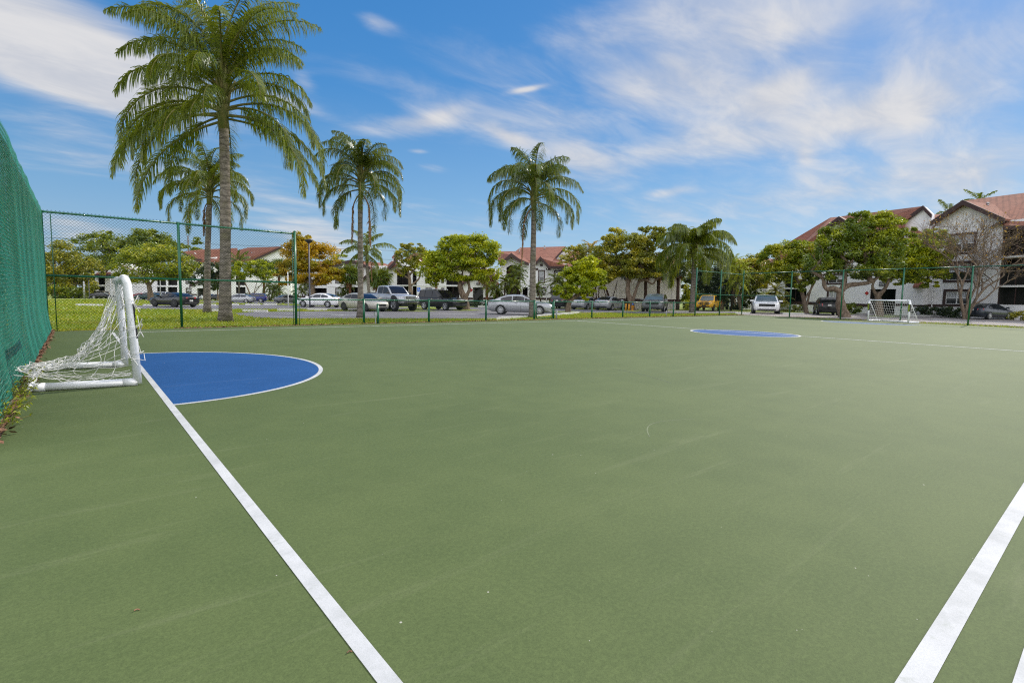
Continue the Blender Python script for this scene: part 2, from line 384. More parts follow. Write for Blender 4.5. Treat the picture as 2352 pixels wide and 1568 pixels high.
plain('tinted_glass', (0.006, 0.006, 0.008), 0.06, 0, 0.6, 0.0, 0.1)
plain('clear_glass', (0.10, 0.13, 0.13), 0.05, 0, 0.9, 0.0, 0.2, 2)
plain('rim_silver', (0.55, 0.55, 0.57), 0.3, 0.8); plain('rim_dark', (0.06, 0.06, 0.065), 0.35, 0.6); plain('chrome', (0.75, 0.75, 0.76), 0.12, 1.0)
plain('car_black', (0.010, 0.010, 0.011), 0.5); plain('lamp_red', (0.38, 0.012, 0.014), 0.2, 0, 0.6, 0.5); plain('lamp_clear', (0.45, 0.46, 0.48), 0.12, 0.3, 0.7, 0.8)
plain('lamp_amber', (0.65, 0.2, 0.01), 0.2); plain('plate', (0.62, 0.63, 0.60), 0.5, var=0.25, scale=14); plain('stripe_dark', (0.05, 0.055, 0.06), 0.4)
M = MATS

# ------------------------------------------------------------------ mesh helpers
WL = {}      # where each unrotated Empty stands
def tag(o, label=None, cat=None, group=None, kind=None):
    if label: o['label'] = label
    if cat: o['category'] = cat
    if group: o['group'] = group
    if kind: o['kind'] = kind
    return o
def thing(name, label, cat, loc=(0, 0, 0), rot=0.0, group=None):
    o = bpy.data.objects.new(name, None); COL.objects.link(o)
    o.empty_display_size = 0.2
    o.location = loc; o.rotation_euler = (0, 0, rot)
    WL[o.name] = Vector(loc)
    return tag(o, label, cat, group)
class MB:
    def __init__(s): s.v = []; s.f = []; s.mi = []; s.cur = 0; s.arr = []
    def vert(s, p): s.v.append((p[0], p[1], p[2])); return len(s.v)-1
    def face(s, pts):
        i = len(s.v); s.v.extend([(p[0], p[1], p[2]) for p in pts]); s.f.append(tuple(range(i, i+len(pts)))); s.mi.append(s.cur)
    def box(s, a, b):
        x0, y0, z0 = a; x1, y1, z1 = b
        i = len(s.v)
        s.v += [(x0, y0, z0), (x1, y0, z0), (x1, y1, z0), (x0, y1, z0), (x0, y0, z1), (x1, y0, z1), (x1, y1, z1), (x0, y1, z1)]
        for q in ((3, 2, 1, 0), (4, 5, 6, 7), (0, 1, 5, 4), (1, 2, 6, 5), (2, 3, 7, 6), (3, 0, 4, 7)):
            s.f.append(tuple(i+k for k in q)); s.mi.append(s.cur)
    def obox(s, o, ax, ay, az, a, b):
        """box in an oblique frame: o + u*ax + v*ay + w*az"""
        i = len(s.v); o = Vector(o)
        for w in (a[2], b[2]):
            for u, v in ((a[0], a[1]), (b[0], a[1]), (b[0], b[1]), (a[0], b[1])):
                s.v.append(tuple(o+ax*u+ay*v+az*w))
        for q in ((3, 2, 1, 0), (4, 5, 6, 7), (0, 1, 5, 4), (1, 2, 6, 5), (2, 3, 7, 6), (3, 0, 4, 7)):
            s.f.append(tuple(i+k for k in q)); s.mi.append(s.cur)
    def tube(s, pts, rad, n=8, cap=True):
        pts = [Vector(p) for p in pts]
        if not hasattr(rad, '__len__'): rad = [rad]*len(pts)
        base = len(s.v); prev = None
        for k, p in enumerate(pts):
            t = (pts[min(k+1, len(pts)-1)]-pts[max(k-1, 0)])
            if t.length < 1e-9: t = Vector((0, 0, 1))
            t.normalize()
            if prev is None:
                a = t.cross(Vector((0, 0, 1)))
                if a.length < 0.05: a = t.cross(Vector((1, 0, 0)))
                a.normalize()
            else:
                a = prev-t*prev.dot(t)
                if a.length < 1e-6: a = t.orthogonal()
                a.normalize()
            prev = a; b = t.cross(a)
            for j in range(n):
                an = 2*PI*j/n; q = p+(a*math.cos(an)+b*math.sin(an))*rad[k]
                s.v.append((q.x, q.y, q.z))
        for k in range(len(pts)-1):
            for j in range(n):
                s.f.append((base+k*n+j, base+k*n+(j+1) % n, base+(k+1)*n+(j+1) % n, base+(k+1)*n+j)); s.mi.append(s.cur)
        if cap and n > 2:
            s.f.append(tuple(base+j for j in range(n))[::-1]); s.mi.append(s.cur)
            e = base+(len(pts)-1)*n; s.f.append(tuple(e+j for j in range(n))); s.mi.append(s.cur)
    def prism(s, poly, vec):
        """polygon extruded along vec"""
        vec = Vector(vec); n = len(poly); i = len(s.v)
        s.v += [tuple(p) for p in poly]; s.v += [tuple(Vector(p)+vec) for p in poly]
        s.f.append(tuple(range(i, i+n))); s.f.append(tuple(range(i+2*n-1, i+n-1, -1))); s.mi += [s.cur]*2
        for k in range(n):
            s.f.append((i+(k+1) % n, i+k, i+n+k, i+n+(k+1) % n)); s.mi.append(s.cur)
    def lathe(s, prof, c=(0, 0, 0), n=12, axis='z'):
        base = len(s.v)
        for r, h in prof:
            for j in range(n):
                a = 2*PI*j/n; u, w = r*math.cos(a), r*math.sin(a)
                if axis == 'z': p = (c[0]+u, c[1]+w, c[2]+h)
                else: p = (c[0]+u, c[1]+h, c[2]+w)
                s.v.append(p)
        for k in range(len(prof)-1):
            for j in range(n):
                s.f.append((base+k*n+j, base+k*n+(j+1) % n, base+(k+1)*n+(j+1) % n, base+(k+1)*n+j)); s.mi.append(s.cur)
        s.f.append(tuple(base+j for j in range(n))[::-1]); e = base+(len(prof)-1)*n; s.f.append(tuple(e+j for j in range(n))); s.mi += [s.cur]*2
    def ball(s, c, r, n=8, sz=1.0):
        m_ = max(3, n//2)
        s.lathe([(max(1e-4, r*math.sin(PI*k/m_)), -r*sz*math.cos(PI*k/m_)) for k in range(m_+1)], c, n)
    def build(s, name, mat, parent=None, smooth=False, local=False, bevel=0.0, fix=True):
        v = np.array(s.v, dtype=np.float32).reshape(-1, 3)
        if parent is not None and not local:
            o_ = parent; off = Vector((0, 0, 0))
            while o_ is not None:
                off += WL.get(o_.name, Vector((0, 0, 0))); o_ = o_.parent
            v = v-np.array(off, dtype=np.float32)
        me = bpy.data.meshes.new(name)
        me.from_pydata(v.tolist(), [], s.f)
        for k in (mat if isinstance(mat, (list, tuple)) else [mat]): me.materials.append(k if not isinstance(k, str) else M[k])
        if isinstance(mat, (list, tuple)) and len(mat) > 1: me.polygons.foreach_set('material_index', s.mi)
        if smooth: me.polygons.foreach_set('use_smooth', [True]*len(me.polygons))
        if fix or bevel:
            bm = bmesh.new(); bm.from_mesh(me)
            if bevel:
                bmesh.ops.remove_doubles(bm, verts=bm.verts, dist=1e-4)
                bmesh.ops.bevel(bm, geom=list(bm.edges), offset=bevel, segments=2, affect='EDGES', profile=0.5)
            bmesh.ops.recalc_face_normals(bm, faces=bm.faces)
            bm.to_mesh(me); bm.free()
        me.update()
        o = bpy.data.objects.new(name, me); COL.objects.link(o)
        if parent is not None: o.parent = parent
        return o
def npmesh(name, verts, faces_per, mat, parent=None, off=None):
    """verts (N*k,3) laid out as separate polygons of k corners"""
    v = np.asarray(verts, dtype=np.float32).reshape(-1, 3)
    if parent is not None and off is None:
        o_ = parent; off = Vector((0, 0, 0))
        while o_ is not None:
            off += WL.get(o_.name, Vector((0, 0, 0))); o_ = o_.parent
    if off is not None: v = v-np.array(off, dtype=np.float32)
    k = faces_per; nf = len(v)//k
    me = bpy.data.meshes.new(name)
    me.vertices.add(len(v)); me.vertices.foreach_set('co', v.ravel())
    me.loops.add(len(v)); me.loops.foreach_set('vertex_index', np.arange(len(v), dtype=np.int32))
    me.polygons.add(nf); me.polygons.foreach_set('loop_start', np.arange(0, nf*k, k, dtype=np.int32))
    me.polygons.foreach_set('loop_total', np.full(nf, k, dtype=np.int32))
    me.materials.append(M[mat]); me.update(calc_edges=True)
    o = bpy.data.objects.new(name, me); COL.objects.link(o)
    if parent is not None: o.parent = parent
    return o
def text_obj(s_, size, mat, mw, name, parent):
    cu = bpy.data.curves.new('lettering', 'FONT'); cu.body = s_; cu.size = size; cu.extrude = 0.002; cu.align_x = 'CENTER'; cu.align_y = 'CENTER'
    cu.offset = size*0.012
    t = bpy.data.objects.new('lettering', cu); COL.objects.link(t)
    bpy.context.view_layer.update()
    me = bpy.data.meshes.new_from_object(t.evaluated_get(bpy.context.evaluated_depsgraph_get()))
    bpy.data.objects.remove(t)
    me.transform(mw); me.materials.clear(); me.materials.append(M[mat])
    o = bpy.data.objects.new(name, me); COL.objects.link(o); o.parent = parent
    return o

# ------------------------------------------------------------------ ground, court, car park
def proj(p):
    d = np.array(p, float)-np.array([0, 0, CH]); z = d@_fw
    return FW/2+CF*(d@_rt)/z, FH/2-CF*(d@_up)/z
def on_line(px, A, B, lo=-0.6, hi=1.6):
    """point of the straight ground line A-B that stands at picture column px"""
    for _ in range(60):
        mid = (lo+hi)/2; P_ = A.lerp(B, mid)
        if dep(P_) < 0.3 or proj(P_)[0] < px: lo = mid
        else: hi = mid
    P_ = A.lerp(B, lo); return Vector((P_.x, P_.y, zg(P_.y)))
b = MB()
ys = [-300, -20, 8, 20, 75, 200, 2500]; xs = [-1500, -40, -1, 30, 60, 120, 400, 2500]
for j in range(len(ys)-1):
    for i in range(len(xs)-1):
        b.face([(xs[i+k], ys[j+l], zg(ys[j+l])-0.03) for k, l in ((0, 0), (1, 0), (1, 1), (0, 1))])
tag(b.build('ground', 'lawn', None, fix=False), kind='structure')

FA, FB = Vector((-0.78, 22.0, 0)), Vector((46.4, 23.0, 0))          # far fence line
RA, RB = Vector((46.4, 23.0, 0)), Vector((43.75, 6.86, 0))          # right fence line
RC = RA+(RB-RA)*1.75
b = MB()
b.prism([(-0.60, -9, -0.06), (RC.x-0.25, -9, -0.06), (RC.x-0.25, RC.y, -0.06), (RB.x-0.3, RB.y, -0.06), (RA.x-0.5, RA.y-0.75, -0.06), (-0.60, 21.55, -0.06)], (0, 0, 0.06))
tag(b.build('court_floor', 'court_green'), kind='structure')
def sheet(name, poly, mat, z=None, dz=0.004):
    b_ = MB(); b_.face([(p[0], p[1], (zg(p[1]) if z is None else z)+dz) for p in poly])
    return tag(b_.build(name, mat), kind='structure')
def half_ellipse(cx, cy, ax, ay, a0, a1, n=64):
    return [(cx+ax*math.cos(a0+(a1-a0)*i/n), cy+ay*math.sin(a0+(a1-a0)*i/n)) for i in range(n+1)]
def ring(name, cx, cy, ax, ay, w, a0, a1, dz, n=80):
    b_ = MB()
    for i in range(n):
        p = [(cx+(ax-o)*math.cos(a0+(a1-a0)*(i+k)/n), cy+(ay-o)*math.sin(a0+(a1-a0)*(i+k)/n), dz) for k, o in ((0, 0), (1, 0), (1, w), (0, w))]
        b_.face(p)
    return tag(b_.build(name, 'line_paint', fix=False), kind='structure')
sheet('goal_area', half_ellipse(0.80, 10.5, 2.70, 3.12, -PI/2, PI/2), 'court_blue', 0, .0015)
ring('court_line', 0.80, 10.5, 2.75, 3.17, 0.07, -PI/2, PI/2, 0.003)
HX = 21.72
sheet('centre_circle', half_ellipse(HX-0.55, 10.4, 1.72, 2.12, 0, 2*PI), 'court_blue', 0, .0015)
ring('court_line', HX-0.55, 10.4, 1.78, 2.18, 0.09, 0, 2*PI, 0.003)
sheet('goal_area', half_ellipse(39.95, 11.2, 1.95, 2.75, PI/2, PI*1.5), 'court_blue', 0, .0015)
ring('court_line', 39.95, 11.2, 2.02, 2.82, 0.09, PI/2, PI*1.5, 0.003)
def line(x0, y0, x1, y1, dz=0.004): sheet('court_line', [(x0, y0), (x1, y0), (x1, y1), (x0, y1)], 'line_paint', 0, dz)
line(0.77, 0.37, 0.842, 20.31); line(0.842, 20.23, 39.92, 20.31); line(0.842, 0.372, 39.92, 0.462)
line(HX-0.05, 0.462, HX+0.05, 20.23, 0.0035); line(39.92, 0.37, 40.0, 20.31); line(1.2, 0.085, 39.9, 0.185)

# scuffs and hairline marks on the court
rs = random.Random(12)
def scuff(pts, w, mat):
    b_ = MB()
    for a, c in zip(pts, pts[1:]):
        d = (c-a).normalized(); n_ = Vector((-d.y, d.x, 0))*w
        b_.face([a-n_, c-n_, c+n_, a+n_])
    o_ = b_.build('scuff_mark', mat, None, fix=False); tag(o_, kind='structure')
def arcmark(x0, y0, x1, y1, sag, w, mat, n=14):
    A_, B_ = at(x0, y0, 0), at(x1, y1, 0); d = B_-A_; nn_ = Vector((-d.y, d.x, 0))
    scuff([A_+d*(i/n)+nn_*sag*math.sin(PI*i/n)+Vector((0, 0, .0008)) for i in range(n+1)], w, mat)
arcmark(1405, 846, 1542, 880, .06, .012, 'scuff_dark'); arcmark(1492, 1003, 1596, 962, .22, .006, 'scuff_pale')
def P(*pts): return [at(x, y) for x, y in pts]
LOTS = [P((535, 719), (548, 723.5), (585, 729), (640, 730.8), (850, 731.5), (1000, 731.6), (1148, 731.5), (1230, 725), (1330, 718.2), (1400, 717.8), (1466, 719.6), (1600, 720), (1690, 719.5),
          (1690, 715), (1590, 713.5), (1500, 713), (1430, 711.5), (1300, 709), (1150, 705.5), (1040, 705.5), (1000, 710), (940, 712.5), (800, 714.2), (690, 715), (600, 716)),
        P((296, 705), (330, 709.3), (440, 710.6), (560, 710.2), (690, 709.4), (800, 712), (900, 711.5), (980, 706.5), (900, 704.8), (760, 703.5), (600, 699), (430, 701), (262, 702)),
        P((440, 693), (480, 695.8), (600, 698), (720, 699), (760, 697), (720, 693.5), (600, 692.0), (480, 691)),
        P((120, 684.2), (260, 685.5), (330, 689.5), (380, 691), (400, 688), (300, 683), (120, 682)),
        P((1690, 721), (1724, 724.5), (1790, 727), (1850, 728.6), (1930, 732.2), (2060, 737.5), (2200, 743.5), (2420, 753.5), (2420, 735), (2352, 731.5), (2250, 728), (2100, 724.5),
          (1975, 722.5), (1860, 719), (1760, 717), (1690, 716))]
for k, lot in enumerate(LOTS):
    sheet('car_park', lot, 'worn_asphalt' if k == 4 else 'asphalt', dz=0.0)
sheet('walkway', P((1945, 722), (2040, 717.5), (2070, 718), (1985, 723.8)), 'worn_asphalt', dz=0.004)
# grass islands in the tarmac
def island(poly): sheet('grass_island', poly, 'lawn', dz=0.02)
island(P((1005, 712.2), (1060, 714.2), (1110, 713.3), (1085, 711.2), (1040, 710.6)))
island(P((880, 714.6), (960, 713.4), (1010, 714.6), (960, 715.8)))
island(P((1255, 717.5), (1300, 718), (1345, 716.4), (1310, 714.6), (1270, 715)))
island(P((1425, 714.4), (1462, 716.2), (1480, 714.4), (1450, 712.6)))
island(P((1985, 726.2), (2040, 729), (2080, 727), (2040, 723.8)))
# painted bay lines
for pts in (((620, 727), (689, 728.5), (690, 729.2), (620, 727.6)), ((640, 719.6), (742, 725.4), (742, 725.9), (638, 720)), ((700, 718.6), (800, 723.6), (800, 724.2), (698, 719.1)),
            ((760, 723.2), (880, 724.6), (880, 725.1), (760, 723.8)), ((985, 722.4), (1110, 720.4), (1110, 720.9), (985, 722.9)), ((1115, 732), (1200, 727.2), (1205, 727.7), (1120, 732.6)),
            ((2140, 732), (2205, 734.3), (2203, 734.8), (2138, 732.5)), ((1900, 726.6), (2350, 741), (2350, 741.6), (1900, 727))):
    sheet('bay_line', P(*pts), 'line_paint', dz=0.010)
b = MB()
q = P((1141, 733.6), (1190, 730.6), (1250, 726.3), (1330, 719.3)); q2 = P((1152, 731.7), (1200, 729.2), (1252, 725.2), (1332, 718.4))
for i in range(3):
    b.prism([(*q[i].xy, zg(q[i].y)-.05), (*q[i+1].xy, zg(q[i+1].y)-.05), (*q2[i+1].xy, zg(q2[i+1].y)-.05), (*q2[i].xy, zg(q2[i].y)-.05)], (0, 0, 0.17))
tag(b.build('kerb', 'concrete'), kind='structure')

# wheel stops
WS = [(557, 615, 716.2, 'white concrete wheel stop right of the thick near palm trunk'),
      (637, 680, 714.0, 'white concrete wheel stop just left of the tall fence end post'),
      (705, 751, 712.6, 'white concrete wheel stop below the white sedan and lamp post'),
      (484, 513, 715.6, 'short wheel stop seen between the two near palm trunks'),
      (176, 236, 701.8, 'lone long wheel stop on the lawn left of the white goal'),
      (263, 292, 701.5, 'wheel stop seen beside the near goal post'),
      (329, 349, 702.3, 'wheel stop in front of the black coupe nose'),
      (458, 496, 701.4, 'wheel stop behind the slim palm trunk, right of the black coupe'),
      (532, 548, 700.6, 'wheel stop under the nose of the pale far sedan'),
      (564, 597, 700.6, 'wheel stop under the tail of the pale far sedan'),
      (606, 636, 700.2, 'far wheel stop in front of the grey sedan with red tail lamps'),
      (1098, 1124, 704.8, 'wheel stop on the far side of the tarmac behind the silver sedan'),
      (1798, 1847, 721.6, 'wheel stop between the white sport utility and black crossover'),
      (1688, 1722, 720.4, 'wheel stop left of the white sport utility'),
      (2098, 2151, 726.6, 'wheel stop by the hedge right of the far goal'),
      (2172, 2214, 728.4, 'wheel stop left of the dark navy sedan'),
      (2318, 2338, 733.4, 'wheel stop right of the dark navy sedan')]
for x0, x1, y, lab in WS:
    A_, B_ = at(x0, y), at(x1, y+0.015*(x1-x0)); d = (B_-A_); L_ = d.length; d.normalize(); n_ = Vector((-d.y, d.x, 0))
    b = MB(); hw = 0.11
    b.prism([A_-n_*hw-Vector((0, 0, .02)), A_+n_*hw-Vector((0, 0, .02)), A_+n_*hw*.7+Vector((0, 0, .16)), A_-n_*hw*.7+Vector((0, 0, .16))], d*L_)
    o = b.build('wheel_stop', 'concrete', None, bevel=0.02)
    tag(o, lab, 'wheel stop', 'concrete wheel stops of the car park')

# ------------------------------------------------------------------ fences
UP = Vector((0, 0, 1))
def chain(b_, A, B, z0, z1, pitch, r, spike=0.05, zf=None, nf=None):
    t = (B-A); L_ = t.length; t.normalize(); H = z1-z0
    nv = Vector((t.y, -t.x, 0))
    s_ = -H
    while s_ < L_:
        for sg in (1, -1):
            # diagonal from (s_, z0) to (s_+H, z1) or mirrored, clipped to the panel
            a0, a1 = s_, s_+H; lo, hi = max(0, -a0/H), min(1, (L_-a0)/H)
            if hi-lo < 0.01: continue
            ext = spike/H if hi >= 0.999 else 0
            pts = []
            for f in (lo, min(hi+ext, 1.0+ext)):
                s2 = a0+H*f; s2 = s2 if sg == 1 else L_-s2
                p = A+t*s2+nv*(0.004*sg); pts.append(Vector((p.x, p.y, zg(p.y)+z0+H*f)))
            b_.tube(pts, r, 3, False)
        s_ += pitch
def post(name, p, h, r, parent, mat='fence_green', cap=True):
    b_ = MB(); z = zg(p.y)
    b_.tube([(p.x, p.y, z-0.1), (p.x, p.y, z+h)], r, 10)
    if cap: b_.ball((p.x, p.y, z+h), r*1.12, 10, 0.8)
    return b_.build(name, mat, parent, True)
def rail(p, q_, zh, r, parent, name='rail', ties=0.0):
    b_ = MB(); b_.tube([(p.x, p.y, zg(p.y)+zh), (q_.x, q_.y, zg(q_.y)+zh)], r, 8)
    if ties:
        n = int((q_-p).length/ties)
        for i in range(1, n):
            c = p.lerp(q_, i/n); d = (q_-p).normalized()*0.015
            b_.tube([Vector((c.x, c.y, zg(c.y)+zh))-d, Vector((c.x, c.y, zg(c.y)+zh))+d], r*1.35, 6)
    return b_.build(name, 'fence_green', parent, True)
TH, LH = 3.72, 1.06
pA = on_line(110, FA, FB); pB = on_line(418, FA, FB); pC = on_line(680.5, FA, FB)
f = thing('chain_link_fence', 'tall green chain link fence section behind the near goal, two bays wide', 'fence', pA)
for p in (pA, pB, pC): post('post', p, TH+(0.08 if p is pC else 0.02), 0.052 if p is pC else 0.045, f)
for p in (pA+Vector((0.22, 0, 0)), pC-Vector((0.1, 0, 0)),): post('stretcher_bar', p, TH-0.05, 0.014, f, cap=False)
for a, c in ((pA, pB), (pB, pC)):
    rail(a, c, TH, 0.033, f, ties=0.5); rail(a, c, TH*0.47, 0.033, f, ties=0.5)
b = MB(); chain(b, pA, pC, 0.03, TH, 0.098, 0.0036, 0.07); b.build('wire_mesh', 'wire_green', f, fix=False)
# low fence with gate
lows = [on_line(x, FA, FB) for x in (684.5, 836, 985, 1116, 1227)]
f = thing('chain_link_fence', 'low green chain link fence between the tall section and the gate', 'fence', lows[0])
for p in lows[1:]: post('post', p, LH+0.04, 0.052 if p is not lows[4] else 0.062, f)
post('stretcher_bar', lows[0]+Vector((0.06, 0, 0)), LH-0.02, 0.014, f, cap=False)
for a, c in zip(lows, lows[1:]): rail(a, c, LH, 0.03, f, ties=0.35)
b = MB(); chain(b, lows[0], lows[4], 0.02, LH, 0.098, 0.0036, 0.03); b.build('wire_mesh', 'wire_green', f, fix=False)
g0, g1 = lows[4], on_line(1271, FA, FB)
gt = thing('fence_gate', 'low green chain link gate standing beside the palm trunk', 'gate', g0)
ga, gb = g0.lerp(g1, 0.10), g0.lerp(g1, 0.92)
b = MB()
for p in (ga, gb): b.tube([(p.x, p.y, zg(p.y)+0.08), (p.x, p.y, zg(p.y)+LH-0.06)], 0.025, 8)
for z in (0.08, LH-0.06): b.tube([(ga.x, ga.y, zg(ga.y)+z), (gb.x, gb.y, zg(gb.y)+z)], 0.025, 8)
b.build('gate_frame', 'fence_green', gt, True)
b = MB(); chain(b, ga, gb, 0.1, LH-0.06, 0.098, 0.0042, 0); b.build('wire_mesh', 'wire_green', gt, fix=False)
for z in (0.25, 0.8):
    b = MB(); b.tube([(ga.x-.12, ga.y, zg(ga.y)+z-.05), (ga.x-.12, ga.y, zg(ga.y)+z+.05)], 0.035, 8); b.build('hinge', 'fence_green', gt, True)
b = MB(); b.box((gb.x-.05, gb.y-.06, 0.62), (gb.x+.14, gb.y+.05, 0.70)); b.build('latch', 'fence_green', gt)
lows = [g1]+[on_line(x, FA, FB) for x in (1359, 1430, 1492, 1546)]; tr0 = on_line(1596, FA, FB)
f = thing('chain_link_fence', 'low green chain link fence from the gate to the far tall corner', 'fence', g1)
for p in lows: post('post', p, LH+0.04, 0.052 if p is not g1 else 0.062, f)
for a, c in zip(lows, lows[1:]+[tr0]): rail(a, c, LH, 0.03, f, ties=0.35)
b = MB(); chain(b, g1, tr0, 0.02, LH, 0.098, 0.0034, 0.03); b.build('wire_mesh', 'wire_green', f, fix=False)
# far tall corner and right side
f = thing('chain_link_fence', 'tall green chain link fence round the far corner, in front of the yellow pickup', 'fence', tr0)
t1 = on_line(1652, FA, FB)
for p in (tr0, t1): post('post', p, TH+0.1, 0.05, f)
for a, c in ((tr0, t1), (t1, FB)): rail(a, c, TH-0.1, 0.03, f); rail(a, c, TH*0.47, 0.03, f)
b = MB(); chain(b, tr0, FB, 0.02, TH-0.1, 0.11, 0.0026, 0.05); b.build('wire_mesh', 'wire_green', f, fix=False)
f = thing('chain_link_fence', 'tall green chain link fence along the right end of the court, behind the far goal', 'fence', RB)
rp = [Vector((RA.x, RA.y, zg(RA.y)))]+[on_line(x, RA, RC) for x in (1813, 1929.8, 2067, 2222.8)]+[RC]
for p in rp: post('post', p, TH+(0.25 if p is rp[0] else 0.03), 0.05, f)
for a, c in zip(rp, rp[1:]): rail(a, c, TH, 0.03, f)
rail(rp[0], rp[1], TH*0.47, 0.03, f)
b = MB(); chain(b, rp[0], RC, 0.02, TH, 0.11, 0.0028, 0.05); b.build('wire_mesh', 'wire_green', f, fix=False)
# little posts by the fence
def stub(px, py, h, r, lab, mat):
    p = at(px, py); o = thing('stub_post', lab, 'post', p)
    post('pipe', p, h, r, o, mat); return o, p
o, p = stub(868, 743.5, 0.86, 0.055, 'short green post with small grey box, just right of the second low fence post', 'fence_green')
b = MB(); b.box((p.x-.17, p.y-.05, .35), (p.x-.06, p.y+.05, .52)); b.tube([(p.x-.115, p.y, -.05), (p.x-.115, p.y, .36)], .02, 6); b.build('junction_box', 'gray_metal', o)
o, p = stub(1278, 732.3, 0.52, 0.05, 'small grey metal pipe post at the right foot of the gate', 'gray_metal')
o, p = stub(1530, 726.5, 0.42, 0.03, 'thin grey riser pipe in front of the dark grey sport utility', 'gray_metal')

# left fence, woven with green slats
Y0, Y1 = 6.2, 21.9
def wave(Y, z):
    k = max(0.0, 1-z/1.0)
    return -0.755+0.006*math.sin(Y*1.15+1.3*math.sin(Y*0.43)+z*.5)+0.006*math.sin(Y*3.7+1.7*math.sin(Y*.9)+z*1.1)+0.10*k*k
f = thing('slatted_fence', 'tall teal green fence woven with plastic slats at the left edge of the court', 'fence', (-0.78, Y1, 0))
rg = random.Random(4)
v = []
y = Y0
while y < Y1:
    zt = 3.60+0.03*math.sin(y*3.1)+rg.uniform(-.12, .04)
    zs = [0.06+(zt-0.06)*i/12 for i in range(13)]; jo = rg.uniform(-.007, .005); jt = rg.uniform(-.006, .006)
    for i in range(12):
        hole = 0.06
        if rg.random() < hole: continue
        w = 0.050+rg.uniform(-.010, .006)
        q4 = [(wave(y, zs[i])-.012+jo, y, zs[i]), (wave(y+w, zs[i])-.012+jo+jt, y+w, zs[i]), (wave(y+w, zs[i+1])-.012+jo+jt, y+w, zs[i+1]), (wave(y, zs[i+1])-.012+jo, y, zs[i+1])]
        v += q4
    y += 0.064
npmesh('slat', np.array(v), 4, 'green_slat', f)
b = MB()
H = 3.7; s_ = Y0-H
while s_ < Y1:
    for sg in (1, -1):
        n = 26; pts = []
        for k in range(n+1):
            fz = k/n; yy = s_+H*fz if sg == 1 else (Y0+Y1)-(s_+H*fz)
            if Y0 <= yy <= Y1: pts.append((wave(yy, H*fz)+0.007+0.003*sg, yy, 0.02+H*fz+(0.06 if k == n else 0)))
        if len(pts) > 1: b.tube(pts, 0.0036, 3, False)
    s_ += 0.105
z = 0.09
while z < 3.58:
    ph = rg.uniform(0, 6); pts = []; y = Y0
    while y < Y1:
        pts.append((wave(y, z)+.012+.003*math.sin(y*23+ph), y, z+.012*math.sin(y*1.7+z)+.006*math.sin(y*7.3+ph)+rg.gauss(0, .0025))); y += .11
    b.tube(pts, .0062, 3, False); z += .054
b.build('wire_mesh', 'teal_wire', f, True, fix=False)
for yy in (7.6, 10.6, 13.4, 16.3, 19.2): post('post', Vector((-0.86, yy, 0)), 3.6, 0.045, f)
for z in (3.62, 1.8):
    b = MB(); b.tube([(-0.84, Y0, z), (-0.84, Y1, z)], 0.03, 8); b.build('rail', 'fence_green', f, True)

# ------------------------------------------------------------------ goals
def cordnet(b_, S, nu, nv, r, rg, jit, knot=True):
    """diamond cord net over the surface S(u,v)"""
    g_ = {}
    for i in range(nu+1):
        for j in range(nv+1):
            p = Vector(S(i/nu, j/nv)); 
            if 0 < i < nu or 0 < j < nv: p += Vector((rg.gauss(0, jit), rg.gauss(0, jit), rg.gauss(0, jit*.8)))
            g_[i, j] = p
    for i in range(nu+1):
        for j in range(nv+1):
            for di, dj in ((1, 0), (0, 1)):
                if (i+di, j+dj) in g_:
                    a, c = g_[i, j], g_[i+di, j+dj]
                    sag = (c-a).length*rg.uniform(0.0, .22)
                    mid = (a+c)/2+Vector((rg.uniform(-1, 1)*sag*.6, rg.uniform(-1, 1)*sag*.6, -sag*.5))
                    b_.tube([a, mid, c], r, 4, False)
            if knot and rg.random() < .55: b_.ball(g_[i, j], r*2.3, 6)
def elbow(b_, c, r): b_.ball(c, r*1.1, 12)
rp_ = 0.053
near = thing('soccer_goal', 'white plastic pipe goal with tangled torn net, close by at the left fence', 'goal', (0.6, 10.3, 0))
yn, yf = 9.16, 11.45; XF, XB = 0.62, -0.52
def pipe(name, pts, r=rp_, parent=near, n=14, mat='pipe_white', col=True):
    b_ = MB(); b_.tube(pts, r, n)
    if col:
        for e, s2 in ((0, 1), (-1, -2)):
            a = Vector(pts[e]); d = (Vector(pts[s2])-a).normalized()
            b_.tube([a+d*0.02, a+d*0.17], r*1.09, n)
    o_ = b_.build(name, mat, parent, True)
    return o_
pn = pipe('post', [(XF, yn, 0.03), (XF-0.03, yn+.02, 0.8), (XF-0.07, yn+.03, 1.46), (XF-0.085, yn+.06, 1.515), (XF-0.10, yn+.12, 1.53)], col=False)
pipe('post', [(XF-.02, yf, 0.03), (XF-0.03, yf, 0.8), (XF-0.055, yf-.03, 1.46), (XF-0.06, yf-.06, 1.51), (XF-0.07, yf-.12, 1.53)], col=False)
pipe('crossbar', [(XF-0.10, yn+.1, 1.53), (XF-0.085, (yn+yf)/2, 1.50), (XF-.07, yf-.1, 1.53)])
pipe('base_bar', [(XF, yn, rp_), (XB-.03, yn+.16, rp_)]); pipe('base_bar', [(XF-.02, yf, rp_), (XB-.03, yf+.2, rp_)])
pipe('back_bar', [(XB-.03, yn+.10, rp_+.004), (XB-.03, yf+.26, rp_+.004)])
